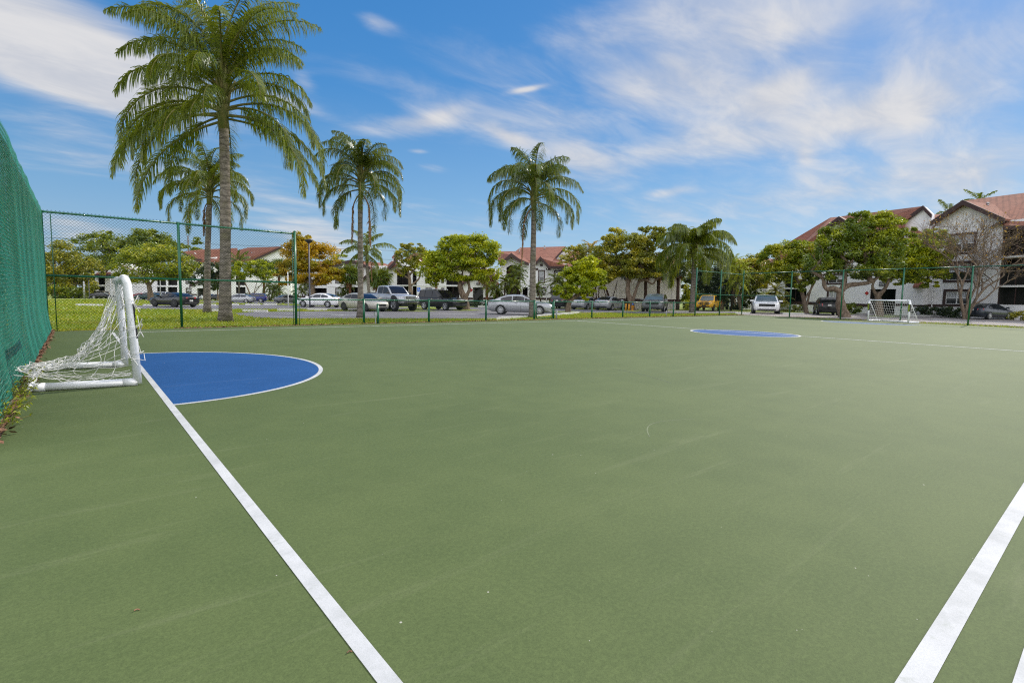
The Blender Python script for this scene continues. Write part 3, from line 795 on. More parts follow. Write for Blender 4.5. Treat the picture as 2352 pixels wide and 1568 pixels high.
# printed sleeve on the near post
def post_x(z): return XF-0.03*min(z, .8)/.8-0.04*max(0, z-.8)/.66
b = MB()
for k in range(10):
    z0, z1 = 0.68+k*0.05, 0.68+(k+1)*0.05
    for j in range(7):
        a0, a1 = -.95+j*.2, -.95+(j+1)*.2
        rr = rp_+0.003
        b.face([(post_x(z)+rr*math.cos(a), yn+.02+rr*math.sin(a), z) for a, z in ((a0, z0), (a1, z0), (a1, z1), (a0, z1))])
sl_ = b.build('sleeve', 'tape_black', pn, True, local=False)
sl_['label'] = 'black printed sleeve on the post'
a = -0.35; mw = Matrix.Translation(Vector((post_x(.95)+(rp_+.006)*math.cos(a), yn+.02+(rp_+.006)*math.sin(a), .97))-WL['soccer_goal'])
fr = Matrix(((0, math.sin(a)*-1*-1, math.cos(a)), (0, -math.cos(a), math.sin(a)), (-1, 0, 0))).transposed()
rot = Matrix(((0, -math.sin(a), math.cos(a)), (0, math.cos(a), math.sin(a)), (-1, 0, 0))).to_4x4()
text_obj('FORZA', 0.085, 'print_lime', mw@rot, 'lettering', pn)
rg = random.Random(11)
b = MB()
tops = lambda u: Vector((XF-.09, yn+.12+(yf-yn-.24)*u, 1.49))
tail = lambda u: Vector((-0.66+.12*u, 9.95+.55*u, 0.20+.05*u))
def S_back(u, v):
    p = tops(u).lerp(tail(u), v**.9); hang = math.sin(PI*v**.85)
    gather = 1-0.35*hang
    p.z -= 0.64*hang*(1-.45*v); p.y += (10.3-p.y)*0.25*hang
    return p
cordnet(b, S_back, 9, 10, 0.0042, rg, 0.032)
def S_near(u, v):   # near side: between the post and the gathered edge
    top = Vector((XF-.03-.05*(1-u), yn+.04, 1.42)).lerp(Vector((XF, yn+.05, 0.14)), u)
    edge = S_back(0.0, min(1, .15+.85*u)) if u > 0 else tops(0)
    e2 = edge.lerp(Vector((-0.5, yn+.5, .16)), u*.5)
    p = top.lerp(e2, v); p.z -= .10*math.sin(PI*v)*(1-u*.6); p.y += .22*math.sin(PI*v)
    p.z = max(p.z, .05); return p
cordnet(b, S_near, 7, 5, 0.0040, rg, 0.03)
def S_far(u, v):
    top = Vector((XF-.06, yf-.04, 1.42)).lerp(Vector((XF-.02, yf-.05, 0.16)), u)
    e2 = S_back(1.0, min(1, .15+.85*u)).lerp(Vector((-0.45, yf-.4, .16)), u*.4)
    p = top.lerp(e2, v); p.z -= .08*math.sin(PI*v); p.y -= .15*math.sin(PI*v); p.z = max(p.z, .06); return p
cordnet(b, S_far, 6, 4, 0.0038, rg, 0.03)
for k in range(5):     # gathered bundle lying along the base and tied to the fence
    u = k/4; pts = []
    for j in range(15):
        s2 = j/14; pts.append((XF-.05-1.32*s2+rg.gauss(0, .012), yn+.35+.9*u*(.3+.7*s2)+rg.gauss(0, .02), max(.05, .13-.10*math.sin(PI*s2*.9)+.16*s2*s2+rg.gauss(0, .018))))
    b.tube(pts, .0055, 4, False)
for k in range(3):
    pts = [(-0.66-.02*j+rg.gauss(0, .006), 10.0+.03*k-.02*j, .2+.02*j+rg.gauss(0, .01)) for j in range(6)]
    b.tube(pts, .009, 5, False)
for k in range(7):     # cord wound round the near post
    z = rg.uniform(.35, 1.25); c0 = rg.uniform(0, 6); pts = []
    for j in range(13):
        a2 = c0+j*.55; rr = rp_+.02+.05*abs(math.sin(j*.9+k)); pts.append((post_x(z)+rr*math.cos(a2), yn+.02+rr*math.sin(a2), z+.035*j*rg.uniform(-.4, .6)))
    b.tube(pts, .0045, 4, False)
for k in range(10):   # wound round the crossbar
    y = rg.uniform(yn+.15, yf-.15); b.tube([(XF-.085+(rp_+.008)*math.cos(t*.7), y+.012*t, 1.51+(rp_+.008)*math.sin(t*.7)) for t in range(11)], .0045, 4, False)
b.build('net', 'cord', near, True, fix=False)

GL, GR = at(1993.5, 737.2), at(2086, 742.3)
dv = GR-GL; GW = dv.length; dv.normalize(); bk = Vector((-dv.y, dv.x, 0))
if bk.x < 0: bk = -bk
far = thing('soccer_goal', 'white framed goal with tidy square net at the far end of the court', 'goal', (GL+GR)/2)
GH = 1.50; r2 = 0.056
def gp(u, h, d=0.0): return GL+dv*u*GW+bk*d+UP*h
posts = []
for u in (0, 1): posts.append(pipe('post', [gp(u, 0.03), gp(u, GH)], r2, far, 10, col=False))
pipe('crossbar', [gp(0, GH), gp(1, GH)], r2, far, 10)
for u in (0, 1):
    pipe('base_bar', [gp(u, r2), gp(u, r2, 1.0)], r2, far, 8); pipe('back_stay', [gp(u, GH-.05, .03), gp(u, .06, .98)], .022, far, 6, col=False)
pipe('back_bar', [gp(0, r2, 1.0), gp(1, r2, 1.0)], r2, far, 8)
b = MB(); rg = random.Random(3)
def S_f(u, v): 
    p = gp(u, GH*(1-v), .06+.86*v); p.z -= .10*math.sin(PI*v)*math.sin(PI*u); return p
cordnet(b, S_f, 18, 9, .0058, rg, .006, False)
for u in (0, 1): cordnet(b, lambda p_, v, u=u: gp(u, GH*(1-v)*(.97), .05+(.86*v)*p_), 4, 9, .005, rg, .004, False)
b.build('net', 'cord', far, True, fix=False)
for u, po in ((0, posts[0]), (1, posts[1])):
    b = MB(); c = gp(u, 0)-bk*0.006
    b.obox(c, dv, bk, UP, (-r2-.002, -r2-.004, .78), (r2+.002, r2, 1.26)); s3 = b.build('sleeve', 'tape_black', po)
    xa, ya, za = -UP, (dv), None
    za = xa.cross(ya); 
    if za.dot(bk) > 0: ya = -dv; za = xa.cross(ya)
    mw = Matrix((xa, ya, za)).transposed().to_4x4(); mw.translation = c-bk*(r2+.012)+UP*1.04-WL[far.name]
    text_obj('FORZA', .15, 'print_lime', mw, 'lettering', po)

# ------------------------------------------------------------------ palms
def rot_about(v, ax, an): return Matrix.Rotation(an, 3, ax) @ v
def frond(out, base, az, el, L, rg, droop=1.0, nleaf=62, ll=0.62, lw=0.045, hang=0.75, start=0.2, curl=1.35, rach=None):
    """arching rachis with drooping leaflets; appends quads to out"""
    n = 14; pts = [Vector(base)]; dirs = []
    e = el; a = az
    for k in range(n):
        s_ = k/n
        e2 = e-droop*(s_**curl)*R(105)
        e2 = max(e2, R(-88))
        d = Vector((math.cos(a)*math.cos(e2), math.sin(a)*math.cos(e2), math.sin(e2)))
        pts.append(pts[-1]+d*(L/n)); dirs.append(d)
    dirs.append(dirs[-1])
    if rach is not None: rach.tube(pts, [0.045*(1-.85*k/n)*(L/4)**.5+.006 for k in range(n+1)], 5, False)
    for i in range(nleaf):
        s_ = start+(1-start)*(i+rg.random())/nleaf
        f = s_*n; k = min(int(f), n-1); p = pts[k].lerp(pts[k+1], f-k); t = dirs[k].lerp(dirs[min(k+1, n)], f-k).normalized()
        side = t.cross(UP)
        if side.length < .1: side = Vector((-math.sin(a), math.cos(a), 0))
        side.normalize(); nup = side.cross(t)
        prof = math.sin(PI*min(1, (s_-start)/(1-start)*.82+.16))**.6
        for sg in (-1, 1):
            l = ll*prof*rg.uniform(.75, 1.15)
            d0 = (t*rg.uniform(.35, .75)+side*sg*rg.uniform(.55, 1)+nup*rg.uniform(-.1, .55)).normalized()
            wv = (t*.8+nup*.5*sg).normalized()*lw*rg.uniform(.7, 1.2)
            q0 = p; d = d0; w0 = 0.55
            ns = 4
            for j in range(ns):
                dn = (d+Vector((0, 0, -hang*(j+1)*.34*rg.uniform(.25, 1.6)))).normalized()
                q1 = q0+dn*(l/ns); w1 = (1.0, .9, .6, .1)[j]
                out += [q0-wv*w0*.5, q0+wv*w0*.5, q1+wv*w1*.5, q1-wv*w1*.5]
                q0, d, w0 = q1, dn, w1
def trunk_path(b0, top, lean=0.0, n=10, rg=None):
    pts = []
    for k in range(n+1):
        s_ = k/n; p = b0.lerp(top, s_)
        if rg: p = p+Vector((math.sin(s_*4+lean)*.04, math.cos(s_*3+lean)*.04, 0))
        pts.append(p)
    return pts
def queen_palm(label, px, py, ptop, depth=None, seed=1, nf=18, L=3.6, r=(.26, .19, .15), shaft=1.0, leaf='palm_leaf', lw=.045, ll=.62, nleaf=56, els=(78, -25), droop=1.2, dead=(), fronds=None, name='palm_tree', group=None, topx=None, hang=.75, drop_r=.3, azs=None):
    rg = random.Random(seed)
    b0 = at(px, py) if depth is None else atd(px, depth)
    dd = dep(b0+Vector((0, 0, 1)))
    top = pt(topx if topx is not None else px, ptop, dd)
    t = thing(name, label, 'palm tree', b0, 0, group)
    H = top.z-b0.z
    pts = trunk_path(b0+Vector((0, 0, -.1)), top, seed, 16, rg)
    rad = []
    for k in range(17):
        z = k/16*H
        rad.append(r[1]+(r[2]-r[1])*(k/16)+(r[0]-r[1])*math.exp(-z/.45)+rg.uniform(-.008, .008))
    b = MB(); b.tube(pts, rad, 14); b.build('trunk', 'palm_bark', t, True)
    ax = (top-b0).normalized()
    if shaft:
        b = MB(); b.tube([top-ax*.05, top+ax*shaft*.35, top+ax*shaft*.8, top+ax*shaft*1.15], [r[2]*1.02, r[2]*1.2, r[2]*.85, r[2]*.4], 10)
        for k in range(7):     # clasping leaf bases
            a = k*2.4; d = Vector((math.cos(a), math.sin(a), 0))
            b.tube([top+ax*shaft*(.3+.08*k)+d*r[2]*.6, top+ax*shaft*(.75+.07*k)+d*r[2]*1.3, top+ax*shaft*(1.05+.06*k)+d*r[2]*2.6], [r[2]*.5, r[2]*.4, .03], 6)
        b.build('crown_shaft', 'crown_shaft', t, True)
    cr = top+ax*shaft
    out = []; rb = MB()
    for k, (fa, fe, fl, fd) in enumerate(fronds or ()):
        frond(out, cr-ax*shaft*max(.0, .72-fe/118), azv(fa+rg.uniform(-9, 9)), R(fe+rg.uniform(-6, 6)), fl*rg.uniform(.86, 1.02), rg, fd, nleaf, ll, lw, hang, rach=rb)
    for k in range(0 if fronds else nf):
        s_ = (k+.5)/nf
        el = els[0]+(els[1]-els[0])*s_**.85+rg.uniform(-13, 13)
        az = k*2.39996+rg.uniform(-.4, .4) if azs is None else azs[k % len(azs)]
        frond(out, cr-ax*(.75*s_*shaft), az, R(el), L*rg.uniform(.78, 1.15)*(.8+.2*math.sin(PI*min(1, s_+.25))), rg, droop*rg.uniform(.85, 1.15)*(.72 if el > 60 else .9 if el > 40 else 1), nleaf, ll, lw, hang, rach=rb)
    npmesh('crown', np.array(out), 4, leaf, t)
    rb.build('frond_stems', 'crown_shaft', t, True, fix=False)
    for (az, L2) in dead:
        out = []; rb = MB()
        frond(out, top+ax*.12, az, R(-30), L2, rg, .9, 44, .38, .05, 1.1, .25, .5, rach=rb)
        o_ = npmesh('dead_frond', np.array(out), 4, 'dead_frond', t)
        rb.build('frond_stem', 'dead_frond', o_, True, fix=False)
    return t
RT, FWD = Vector((math.cos(CY), -math.sin(CY), 0)), Vector((math.sin(CY), math.cos(CY), 0))
def azv(deg): return math.atan2((RT*math.cos(R(deg))+FWD*math.sin(R(deg))).y, (RT*math.cos(R(deg))+FWD*math.sin(R(deg))).x)
P1F = [(180, 80, 6.0, .95), (150, 84, 6.4, .85), (30, 84, 6.4, .85), (0, 78, 5.8, .95), (100, 82, 6.2, .9), (260, 80, 6, .95), (210, 74, 5.8, 1.0), (330, 74, 5.6, 1.0), (178, 68, 5.6, 1.1), (8, 66, 5.4, 1.1), (140, 72, 5.8, 1.0), (45, 70, 5.6, 1.0),
 (235, 66, 5.4, 1.1), (300, 66, 5.4, 1.1), (195, 60, 5.4, 1.15), (345, 58, 5.2, 1.15), (170, 76, 6.2, 1.0), (15, 73, 5.9, 1.0), (190, 86, 6.0, .8), (350, 86, 6.0, .8), (182, 50, 5.2, 1.2), (0, 48, 5.0, 1.2), (160, 45, 5.0, 1.2), (22, 45, 5.0, 1.2), (250, 48, 4.6, 1.3), (285, 44, 4.6, 1.3),
 (90, 50, 5, 1.2), (215, 40, 5, 1.2), (325, 36, 4.6, 1.25), (181, 30, 6.4, 1.2), (186, 18, 6.2, 1.15), (-4, 26, 6.2, 1.15), (-16, 10, 5.6, 1.1), (210, 10, 5.2, 1.1), (120, 20, 5, 1.1), (60, 20, 5, 1.1), (268, 12, 4.2, 1.15), (240, 4, 4.4, 1.05), (290, 20, 4.6, 1.2), (182, 14, 7.2, 1.15), (175, 4, 6.8, .95), (-6, 14, 6.8, 1.15), (-20, -2, 6.2, .9), (202, -4, 6.0, .85), (160, -2, 6.0, .9), (20, 0, 5.8, .9), (8, -8, 6.0, .75), (188, -14, 6.2, .7)]
def tiers(L, seed):
    r_ = random.Random(seed); out = []
    for n, el, f, d, a0 in ((7, 82, .80, 1.0, 20), (9, 63, .92, 1.28, 0), (10, 38, 1.0, 1.55, 15), (6, 12, .9, 1.35, 40)):
        for k in range(n): out.append((a0+360*k/n+r_.uniform(-12, 12), el+r_.uniform(-9, 8), L*f*r_.uniform(.88, 1.08), d*r_.uniform(.9, 1.1)))
    return out
P5F = [(a, e+(6 if e >= 45 else 0), 6.0 if e >= 69 else 5.5, .95 if e >= 69 else 1.2 if e >= 45 else 1.35) for a, e in ((180, 70), (0, 70), (150, 82), (30, 82), (90, 75), (270, 70), (200, 52), (340, 52), (160, 46), (20, 46), (240, 55), (300, 55), (120, 50), (60, 50), (180, 27), (0, 27), (210, 15), (330, 15), (150, 15), (30, 15), (270, 35), (90, 30), (185, 6), (-5, 6), (225, 0), (315, 0), (250, 20), (290, 20), (172, 40), (8, 40), (195, -12), (-12, -12))]
QG = 'queen palms planted along the lawn outside the fence'
queen_palm('very tall queen palm with the thickest grey trunk and crown cut by the top edge', 520, 738, 296, seed=5, nf=48, L=6.1, r=(.36, .245, .20), shaft=2.2, lw=.046, ll=1.05, nleaf=120, els=(86, -40), droop=1.35, fronds=P1F, group=QG, topx=513, hang=1.1)
queen_palm('slim queen palm half hidden behind the tallest palm, at its left', 475, 718, 468, seed=9, nf=22, L=4.2, r=(.30, .20, .15), shaft=1.1, lw=.045, ll=.8, nleaf=84, els=(80, -30), droop=1.3, fronds=tiers(4.3, 6), dead=((azv(185), 2.3), (azv(160), 1.4)), group=QG, topx=481, hang=1.1)
queen_palm('queen palm with three dangling brown dead fronds, in front of the pale gold sedan', 826, 729, 452, seed=14, nf=28, L=3.6, r=(.25, .165, .13), shaft=1.3, lw=.042, ll=.8, nleaf=84, els=(88, -30), droop=1.35, fronds=tiers(3.9, 3), dead=((azv(180), 3.0), (azv(-10), 3.1), (azv(25), 2.9)), group=QG, topx=829, leaf='palm_leaf_grey', hang=1.15)
queen_palm('queen palm beside the low gate with one long brown frond against its trunk', 1224, 729, 482, seed=23, nf=32, L=4.2, r=(.30, .215, .16), shaft=1.4, lw=.048, ll=.95, nleaf=84, els=(88, -28), droop=1.38, fronds=tiers(4.6, 4), dead=((azv(190), 4.0),), group=QG, topx=1226, leaf='palm_leaf_grey', hang=1.3)
queen_palm('shorter queen palm with a wide weeping crown, in front of the yellow pickup', 1590, 717, 596, seed=31, nf=44, L=5.5, r=(.34, .26, .22), shaft=1.2, lw=.085, ll=1.5, nleaf=90, els=(88, -12), droop=1.45, fronds=tiers(6.0, 8), group=QG, topx=1594, leaf='palm_leaf', hang=1.4)
queen_palm('small queen palm on the lawn at far left, under the big dark trees', 175, 684, 637, seed=41, nf=17, L=4.6, r=(.3, .22, .2), shaft=1.2, lw=.10, ll=1.2, nleaf=44, els=(75, -35), droop=.9, leaf='palm_leaf', hang=1.2)
queen_palm('leafy queen palm behind the pale gold sedan, right of the palm with dead fronds', 848, 700, 592, depth=62, seed=52, nf=19, L=3.4, r=(.26, .19, .17), shaft=1.2, lw=.085, ll=.85, nleaf=52, els=(85, -25), droop=.9, dead=((azv(0), 3.2), (azv(170), 3.2)), leaf='palm_leaf', hang=1.1, topx=843)
queen_palm('small green palm rising between the left building roofs', 549, 690, 612, depth=116, seed=53, nf=15, L=4.2, r=(.25, .2, .18), shaft=1.0, lw=.14, ll=1.2, nleaf=34, els=(85, -30), droop=.8, leaf='palm_leaf', hang=1.2)
queen_palm('palm top showing above the ridge of the right building', 2250, 640, 470, depth=84, seed=54, nf=9, L=2.7, r=(.25, .2, .18), shaft=.8, lw=.10, ll=.7, nleaf=40, els=(50, 20), droop=.35, leaf='palm_leaf', hang=.5)
queen_palm('palm crown half hidden behind the gable of the right building', 2178, 640, 497, depth=84, seed=55, nf=11, L=2.4, r=(.25, .2, .18), shaft=.8, lw=.09, ll=.8, nleaf=40, els=(70, -20), droop=.6, leaf='palm_leaf_grey', hang=.7)

def fan_palm(label, px, ytop, depth, seed, R_=1.5, r=.2, nf=46, leaf='palm_leaf_grey', skirt=True, bark='palm_boot', ybase=None, group=None, topx=None):
    """cabbage palm: ball of fan leaves on a straight trunk"""
    rg = random.Random(seed)
    b0 = atd(px, depth); top = pt(topx or px, ytop, depth)
    t = thing('cabbage_palm', label, 'palm tree', b0, 0, group)
    b = MB(); b.tube(trunk_path(b0-UP*.1, top, seed, 8, rg), [r*1.15]+[r]*7+[r*.9], 9); b.build('trunk', bark, t, True)
    out = []
    for k in range(nf):
        z = 1-1.75*(k+.5)/nf; a = k*2.4+rg.uniform(-.3, .3); q_ = math.sqrt(max(0, 1-z*z))
        d = Vector((math.cos(a)*q_, math.sin(a)*q_, z)).normalized(); c = top+d*R_*rg.uniform(.35, .55)
        sd = d.cross(UP)
        if sd.length < .1: sd = Vector((1, 0, 0))
        sd.normalize(); up2 = sd.cross(d)
        for j in range(17):
            an = R(-105+210*j/16); l = R_*.62*rg.uniform(.8, 1.1)
            dd = (d*math.cos(an)+sd*math.sin(an)+up2*rg.uniform(-.15, .2)).normalized(); wv = dd.cross(up2).normalized()*R_*.032
            m_ = c+dd*l*.6; e = m_+(dd+Vector((0, 0, -.75))).normalized()*l*.45
            out += [c, c, m_+wv, m_-wv, m_-wv, m_+wv, e+wv*.2, e-wv*.2]
    npmesh('crown', np.array(out), 4, leaf, t)
    if skirt:
        out = []
        for k in range(70):
            a = rg.uniform(0, 2*PI); d = Vector((math.cos(a), math.sin(a), 0)); c = top+d*r*.8-UP*rg.uniform(0, .3); e = c+d*rg.uniform(.15, .6)-UP*rg.uniform(.5, 1.2)*R_*.7; wv = Vector((-d.y, d.x, 0))*.05
            out += [c-wv, c+wv, e+wv, e-wv]
        npmesh('dead_skirt', np.array(out), 4, 'dead_frond', t)
    return t
CG = 'cabbage palms in front of the apartment buildings'
fan_palm('cabbage palm right of the orange tree, just left of the palm with dead fronds', 806, 632, 76, 61, 2.1, .17, group=CG, topx=801)
fan_palm('cabbage palm with shaggy brown skirt left of the stair gable sign', 876, 640, 72, 62, 2.0, .2, group=CG, topx=874)
fan_palm('cabbage palm close against its twin, right of the stair gable sign', 864, 645, 74, 63, 1.5, .16, group=CG)
fan_palm('cabbage palm before the left building, left of the orange tree', 606, 616, 122, 64, 2.6, .25, group=CG)
fan_palm('cabbage palm before the left building, close beside the orange tree', 641, 616, 120, 65, 2.8, .25, group=CG)
fan_palm('straight palm trunk under the green tree crown, left of its forked trunk', 1002, 628, 68, 66, 1.0, .17, group=CG)
fan_palm('palm with brown trunk at the right side of the stair opening with dark steps', 1118, 637, 70, 67, 1.5, .19, leaf='dead_frond', group=CG)
BG = 'dark palm trunks lined up in front of the blank wall'
for k, (x, yt, d_) in enumerate(((1441, 622, 66), (1482, 622, 66), (1512, 622, 66), (1557, 620, 67))):
    fan_palm(['dark palm trunk behind the twisted grey tree trunk', 'dark palm trunk in front of the blank wall, left of the grey sport utility roof', 'dark palm trunk behind the windscreen of the dark grey sport utility', 'dark palm trunk at the right corner of the blank wall'][k], x-3, yt, d_, 70+k, 1.5, .2, 40, 'leaf_dark', True, 'dark_bark', group=BG, topx=x+2)
def bush_palm(label, px, depth, ytop, seed, n=4, L=1.9, leaf='palm_leaf_grey', lean=.5, lw=.06, ll=.42, name='date_palm', group=None, spread=1.0, els=(80, -35)):
    """clump of pygmy date palms with thin leaning stems"""
    rg = random.Random(seed); b0 = atd(px, depth); t = thing(name, label, 'palm', b0, 0, group)
    tp = pt(px, ytop, depth); H = tp.z-b0.z
    out = []; rb = MB()
    for k in range(n):
        a = azv(rg.uniform(0, 360)) if n > 1 else azv(170); h = H*(1-.22*k/max(1, n-1)*1.6 if n > 1 else 1)
        e = b0+Vector((math.cos(a), math.sin(a), 0))*lean*spread*(k > 0 or n == 1)+UP*(h-L*.42)
        bt = MB(); bt.tube([b0-UP*.05, b0.lerp(e, .5)+Vector((math.cos(a), math.sin(a), 0))*.08, e], [.09, .075, .07], 7); bt.build('stem', 'dark_bark', t, True)
        for j in range(17):
            s_ = j/17; frond(out, e, j*2.4+k, R(els[0]+(els[1]-els[0])*s_), L*rg.uniform(.8, 1.1), rg, .75, 30, ll, lw, .35, .12, rach=rb)
    npmesh('crown', np.array(out), 4, leaf, t); rb.build('frond_stems', 'crown_shaft', t, True, fix=False)
    return t
DG = 'pygmy date palms planted by the walls'
bush_palm('large clump of feathery date palms under the arched porch', 1158, 66, 634, 81, 4, 1.7, 'palm_leaf', 1.6, group=DG)
bush_palm('tall pale feathery date palm left of the gate palm trunk', 1188, 67, 608, 82, 3, 1.7, 'palm_leaf_grey', .9, group=DG)
bush_palm('leaning date palm with thin bent stem left of the barred window', 1247, 66, 650, 83, 1, 1.6, 'palm_leaf_grey', .9, group=DG)
bush_palm('bright date palm clump in front of the right barred window', 1276, 66, 632, 84, 3, 2.1, 'palm_leaf', .7, group=DG)
bush_palm('small date palm beneath the left arched balcony, by the window', 797, 78, 648, 85, 2, 1.6, 'palm_leaf_grey', .4, group=DG)
bush_palm('dark date palm behind the small white sedan, under the orange tree', 700, 88, 640, 86, 3, 2.0, 'palm_leaf', 1.0, group=DG)
bush_palm('dark palm clump at the foot of the left white gable', 618, 112, 646, 87, 4, 2.6, 'palm_leaf_grey', 2.2, lw=.09, group=DG)
bush_palm('golden areca palm clump behind the sparse tree right of the small roof', 1352, 68, 560, 88, 4, 2.0, 'leaf_orange', 1.3, group=DG, name='areca_palm')
bush_palm('golden areca palm at the right of the weeping queen palm', 1676, 66, 592, 89, 4, 2.2, 'leaf_lime', 1.2, group=DG, name='areca_palm')
bush_palm('palm with yellowing fronds under the far balcony railing', 1776, 70, 655, 90, 2, 1.8, 'leaf_olive', .8, group=DG)
bush_palm('thin dark palm left of the far balcony railing', 1728, 72, 655, 91, 3, 1.8, 'palm_leaf_grey', 1.0, group=DG)

# ------------------------------------------------------------------ broadleaf trees
def leaves(lobes, n, size, seed, clumps=26, spread=.33, flat=.85, drop=0.0):
    """lobes: (centre, rx, ry(depth), rz). Returns quads (n*4,3): leaf-sized faces gathered in clumps near each lobe's skin"""
    rg = np.random.RandomState(seed); allq = []
    vol = np.array([l[1]*l[2]*l[3] for l in lobes])**(2/3.); vol = vol/vol.sum()
    for (c, rx, ry, rz), w in zip(lobes, vol):
        m_ = int(n*w); k = max(6, int(clumps*len(lobes)*w))
        d = rg.normal(size=(k, 3)); d /= np.linalg.norm(d, axis=1)[:, None]
        rr = rg.uniform(.45, 1.0, k)**.5
        cc = d*rr[:, None]
        idx = rg.randint(0, k, m_)
        sp = spread*rg.uniform(.6, 1.3, k)[idx]
        off = rg.normal(size=(m_, 3)); off /= np.linalg.norm(off, axis=1)[:, None]+1e-9
        off *= (rg.uniform(0, 1, m_)**.45*sp)[:, None]; off[:, 2] *= .7
        p = cc[idx]+off
        ax = np.array([[RT.x, RT.y, 0], [FWD.x, FWD.y, 0], [0, 0, 1]])
        p = (p*np.array([rx, ry, rz]))@ax+np.array(c)
        nrm = rg.normal(size=(m_, 3)); nrm[:, 2] = np.abs(nrm[:, 2])+.25; nrm /= np.linalg.norm(nrm, axis=1)[:, None]
        t1 = np.cross(nrm, rg.normal(size=(m_, 3))); t1 /= np.linalg.norm(t1, axis=1)[:, None]
        t1[:, 2] -= drop; t2 = np.cross(nrm, t1)
        s_ = size*rg.uniform(.6, 1.3, m_)[:, None]
        q_ = np.stack([p-t1*s_, p+t2*s_*.42, p+t1*s_, p-t2*s_*.42], 1)
        allq.append(q_)
    return np.concatenate(allq).reshape(-1, 3)
def limb(b, pts, r0, r1, n=8, rg=None, k=5):
    """smooth tapering limb through points (Catmull-Rom)"""
    P_ = [Vector(p) for p in pts]; out = []
    for i in range(len(P_)-1):
        p0, p1, p2, p3 = P_[max(i-1, 0)], P_[i], P_[i+1], P_[min(i+2, len(P_)-1)]
        for j in range(k):
            t = j/k
            q_ = .5*((2*p1)+(p2-p0)*t+(2*p0-5*p1+4*p2-p3)*t*t+(3*p1-p0-3*p2+p3)*t**3)
            out.append(q_)
    out.append(P_[-1]); m_ = len(out)-1
    rr = [r0+(r1-r0)*(i/m_)**.8 for i in range(m_+1)]
    if rg: rr = [r_*rg.uniform(.92, 1.08) for r_ in rr]
    b.tube(out, rr, n)
def tree(label, base, depth, lobes, mat, n=5000, size=.12, limbs=(), trunk_r=.2, seed=1, bark='tree_bark', name='tree', group=None, twigs=22, clumps=26, spread=.33, drop=0.0, deep=.8, boughs=True, grow=1.14):
    """base: picture column; lobes: (cx, cy, rx, ry [, depth offset]) as seen; limbs: lists of (x, y [,dd]) as seen"""
    rg = random.Random(seed)
    b0 = atd(base, depth); px2m = depth/CF
    t = thing(name, label, 'tree', b0, 0, group)
    lb = []
    for l in lobes:
        dd = l[4] if len(l) > 4 else rg.uniform(-.4, .4)*l[2]*px2m
        lb.append((pt(l[0], l[1], depth+dd), l[2]*px2m*grow, l[2]*px2m*deep, l[3]*px2m*grow))
    b = MB(); first = True; ends = []
    for L_ in limbs:
        pts = [pt(q_[0], q_[1], depth+(q_[2] if len(q_) > 2 else 0)) for q_ in L_]
        if first: pts[0] = b0-UP*.1
        r_ = trunk_r if first else trunk_r*.62
        limb(b, pts, r_*(1.25 if first else 1), r_*.55 if first else r_*.35, 9, rg)
        ends.append(pts[-1]); first = False
    if not limbs:
        top = lb[0][0]; limb(b, [b0-UP*.1, b0.lerp(top, .5)+Vector((rg.uniform(-.2, .2), rg.uniform(-.2, .2), 0)), top], trunk_r*1.2, trunk_r*.5, 8, rg); ends.append(b0.lerp(top, .6))
    if boughs:
        for (c, rx, ry, rz) in lb:       # boughs into every lobe, branching to twigs
            e = min(ends, key=lambda q_: (q_-c).length)
            m_ = e.lerp(c, .5)+Vector((rg.uniform(-.15, .15)*rx, rg.uniform(-.15, .15)*rx, -.12*rz))
            limb(b, [e, m_, c], trunk_r*.34, trunk_r*.12, 6, rg, 4)
            for k in range(max(3, twigs//len(lb))):
                d = Vector((rg.gauss(0, 1), rg.gauss(0, 1), rg.gauss(0.2, .8))).normalized()
                q_ = c+Vector((d.x*rx, d.y*rx, d.z*rz))*rg.uniform(.6, .95)
                st = m_.lerp(c, rg.uniform(.3, 1))
                limb(b, [st, st.lerp(q_, .5)+Vector((rg.uniform(-.1, .1)*rx, rg.uniform(-.1, .1)*rx, .08*rz)), q_], trunk_r*.12, trunk_r*.04, 4, None, 3)
    b.build('trunk', bark, t, True, fix=False)
    if n: npmesh('crown', leaves(lb, int(n*1.9), size, seed, clumps, spread, drop=drop), 4, mat, t)
    return t
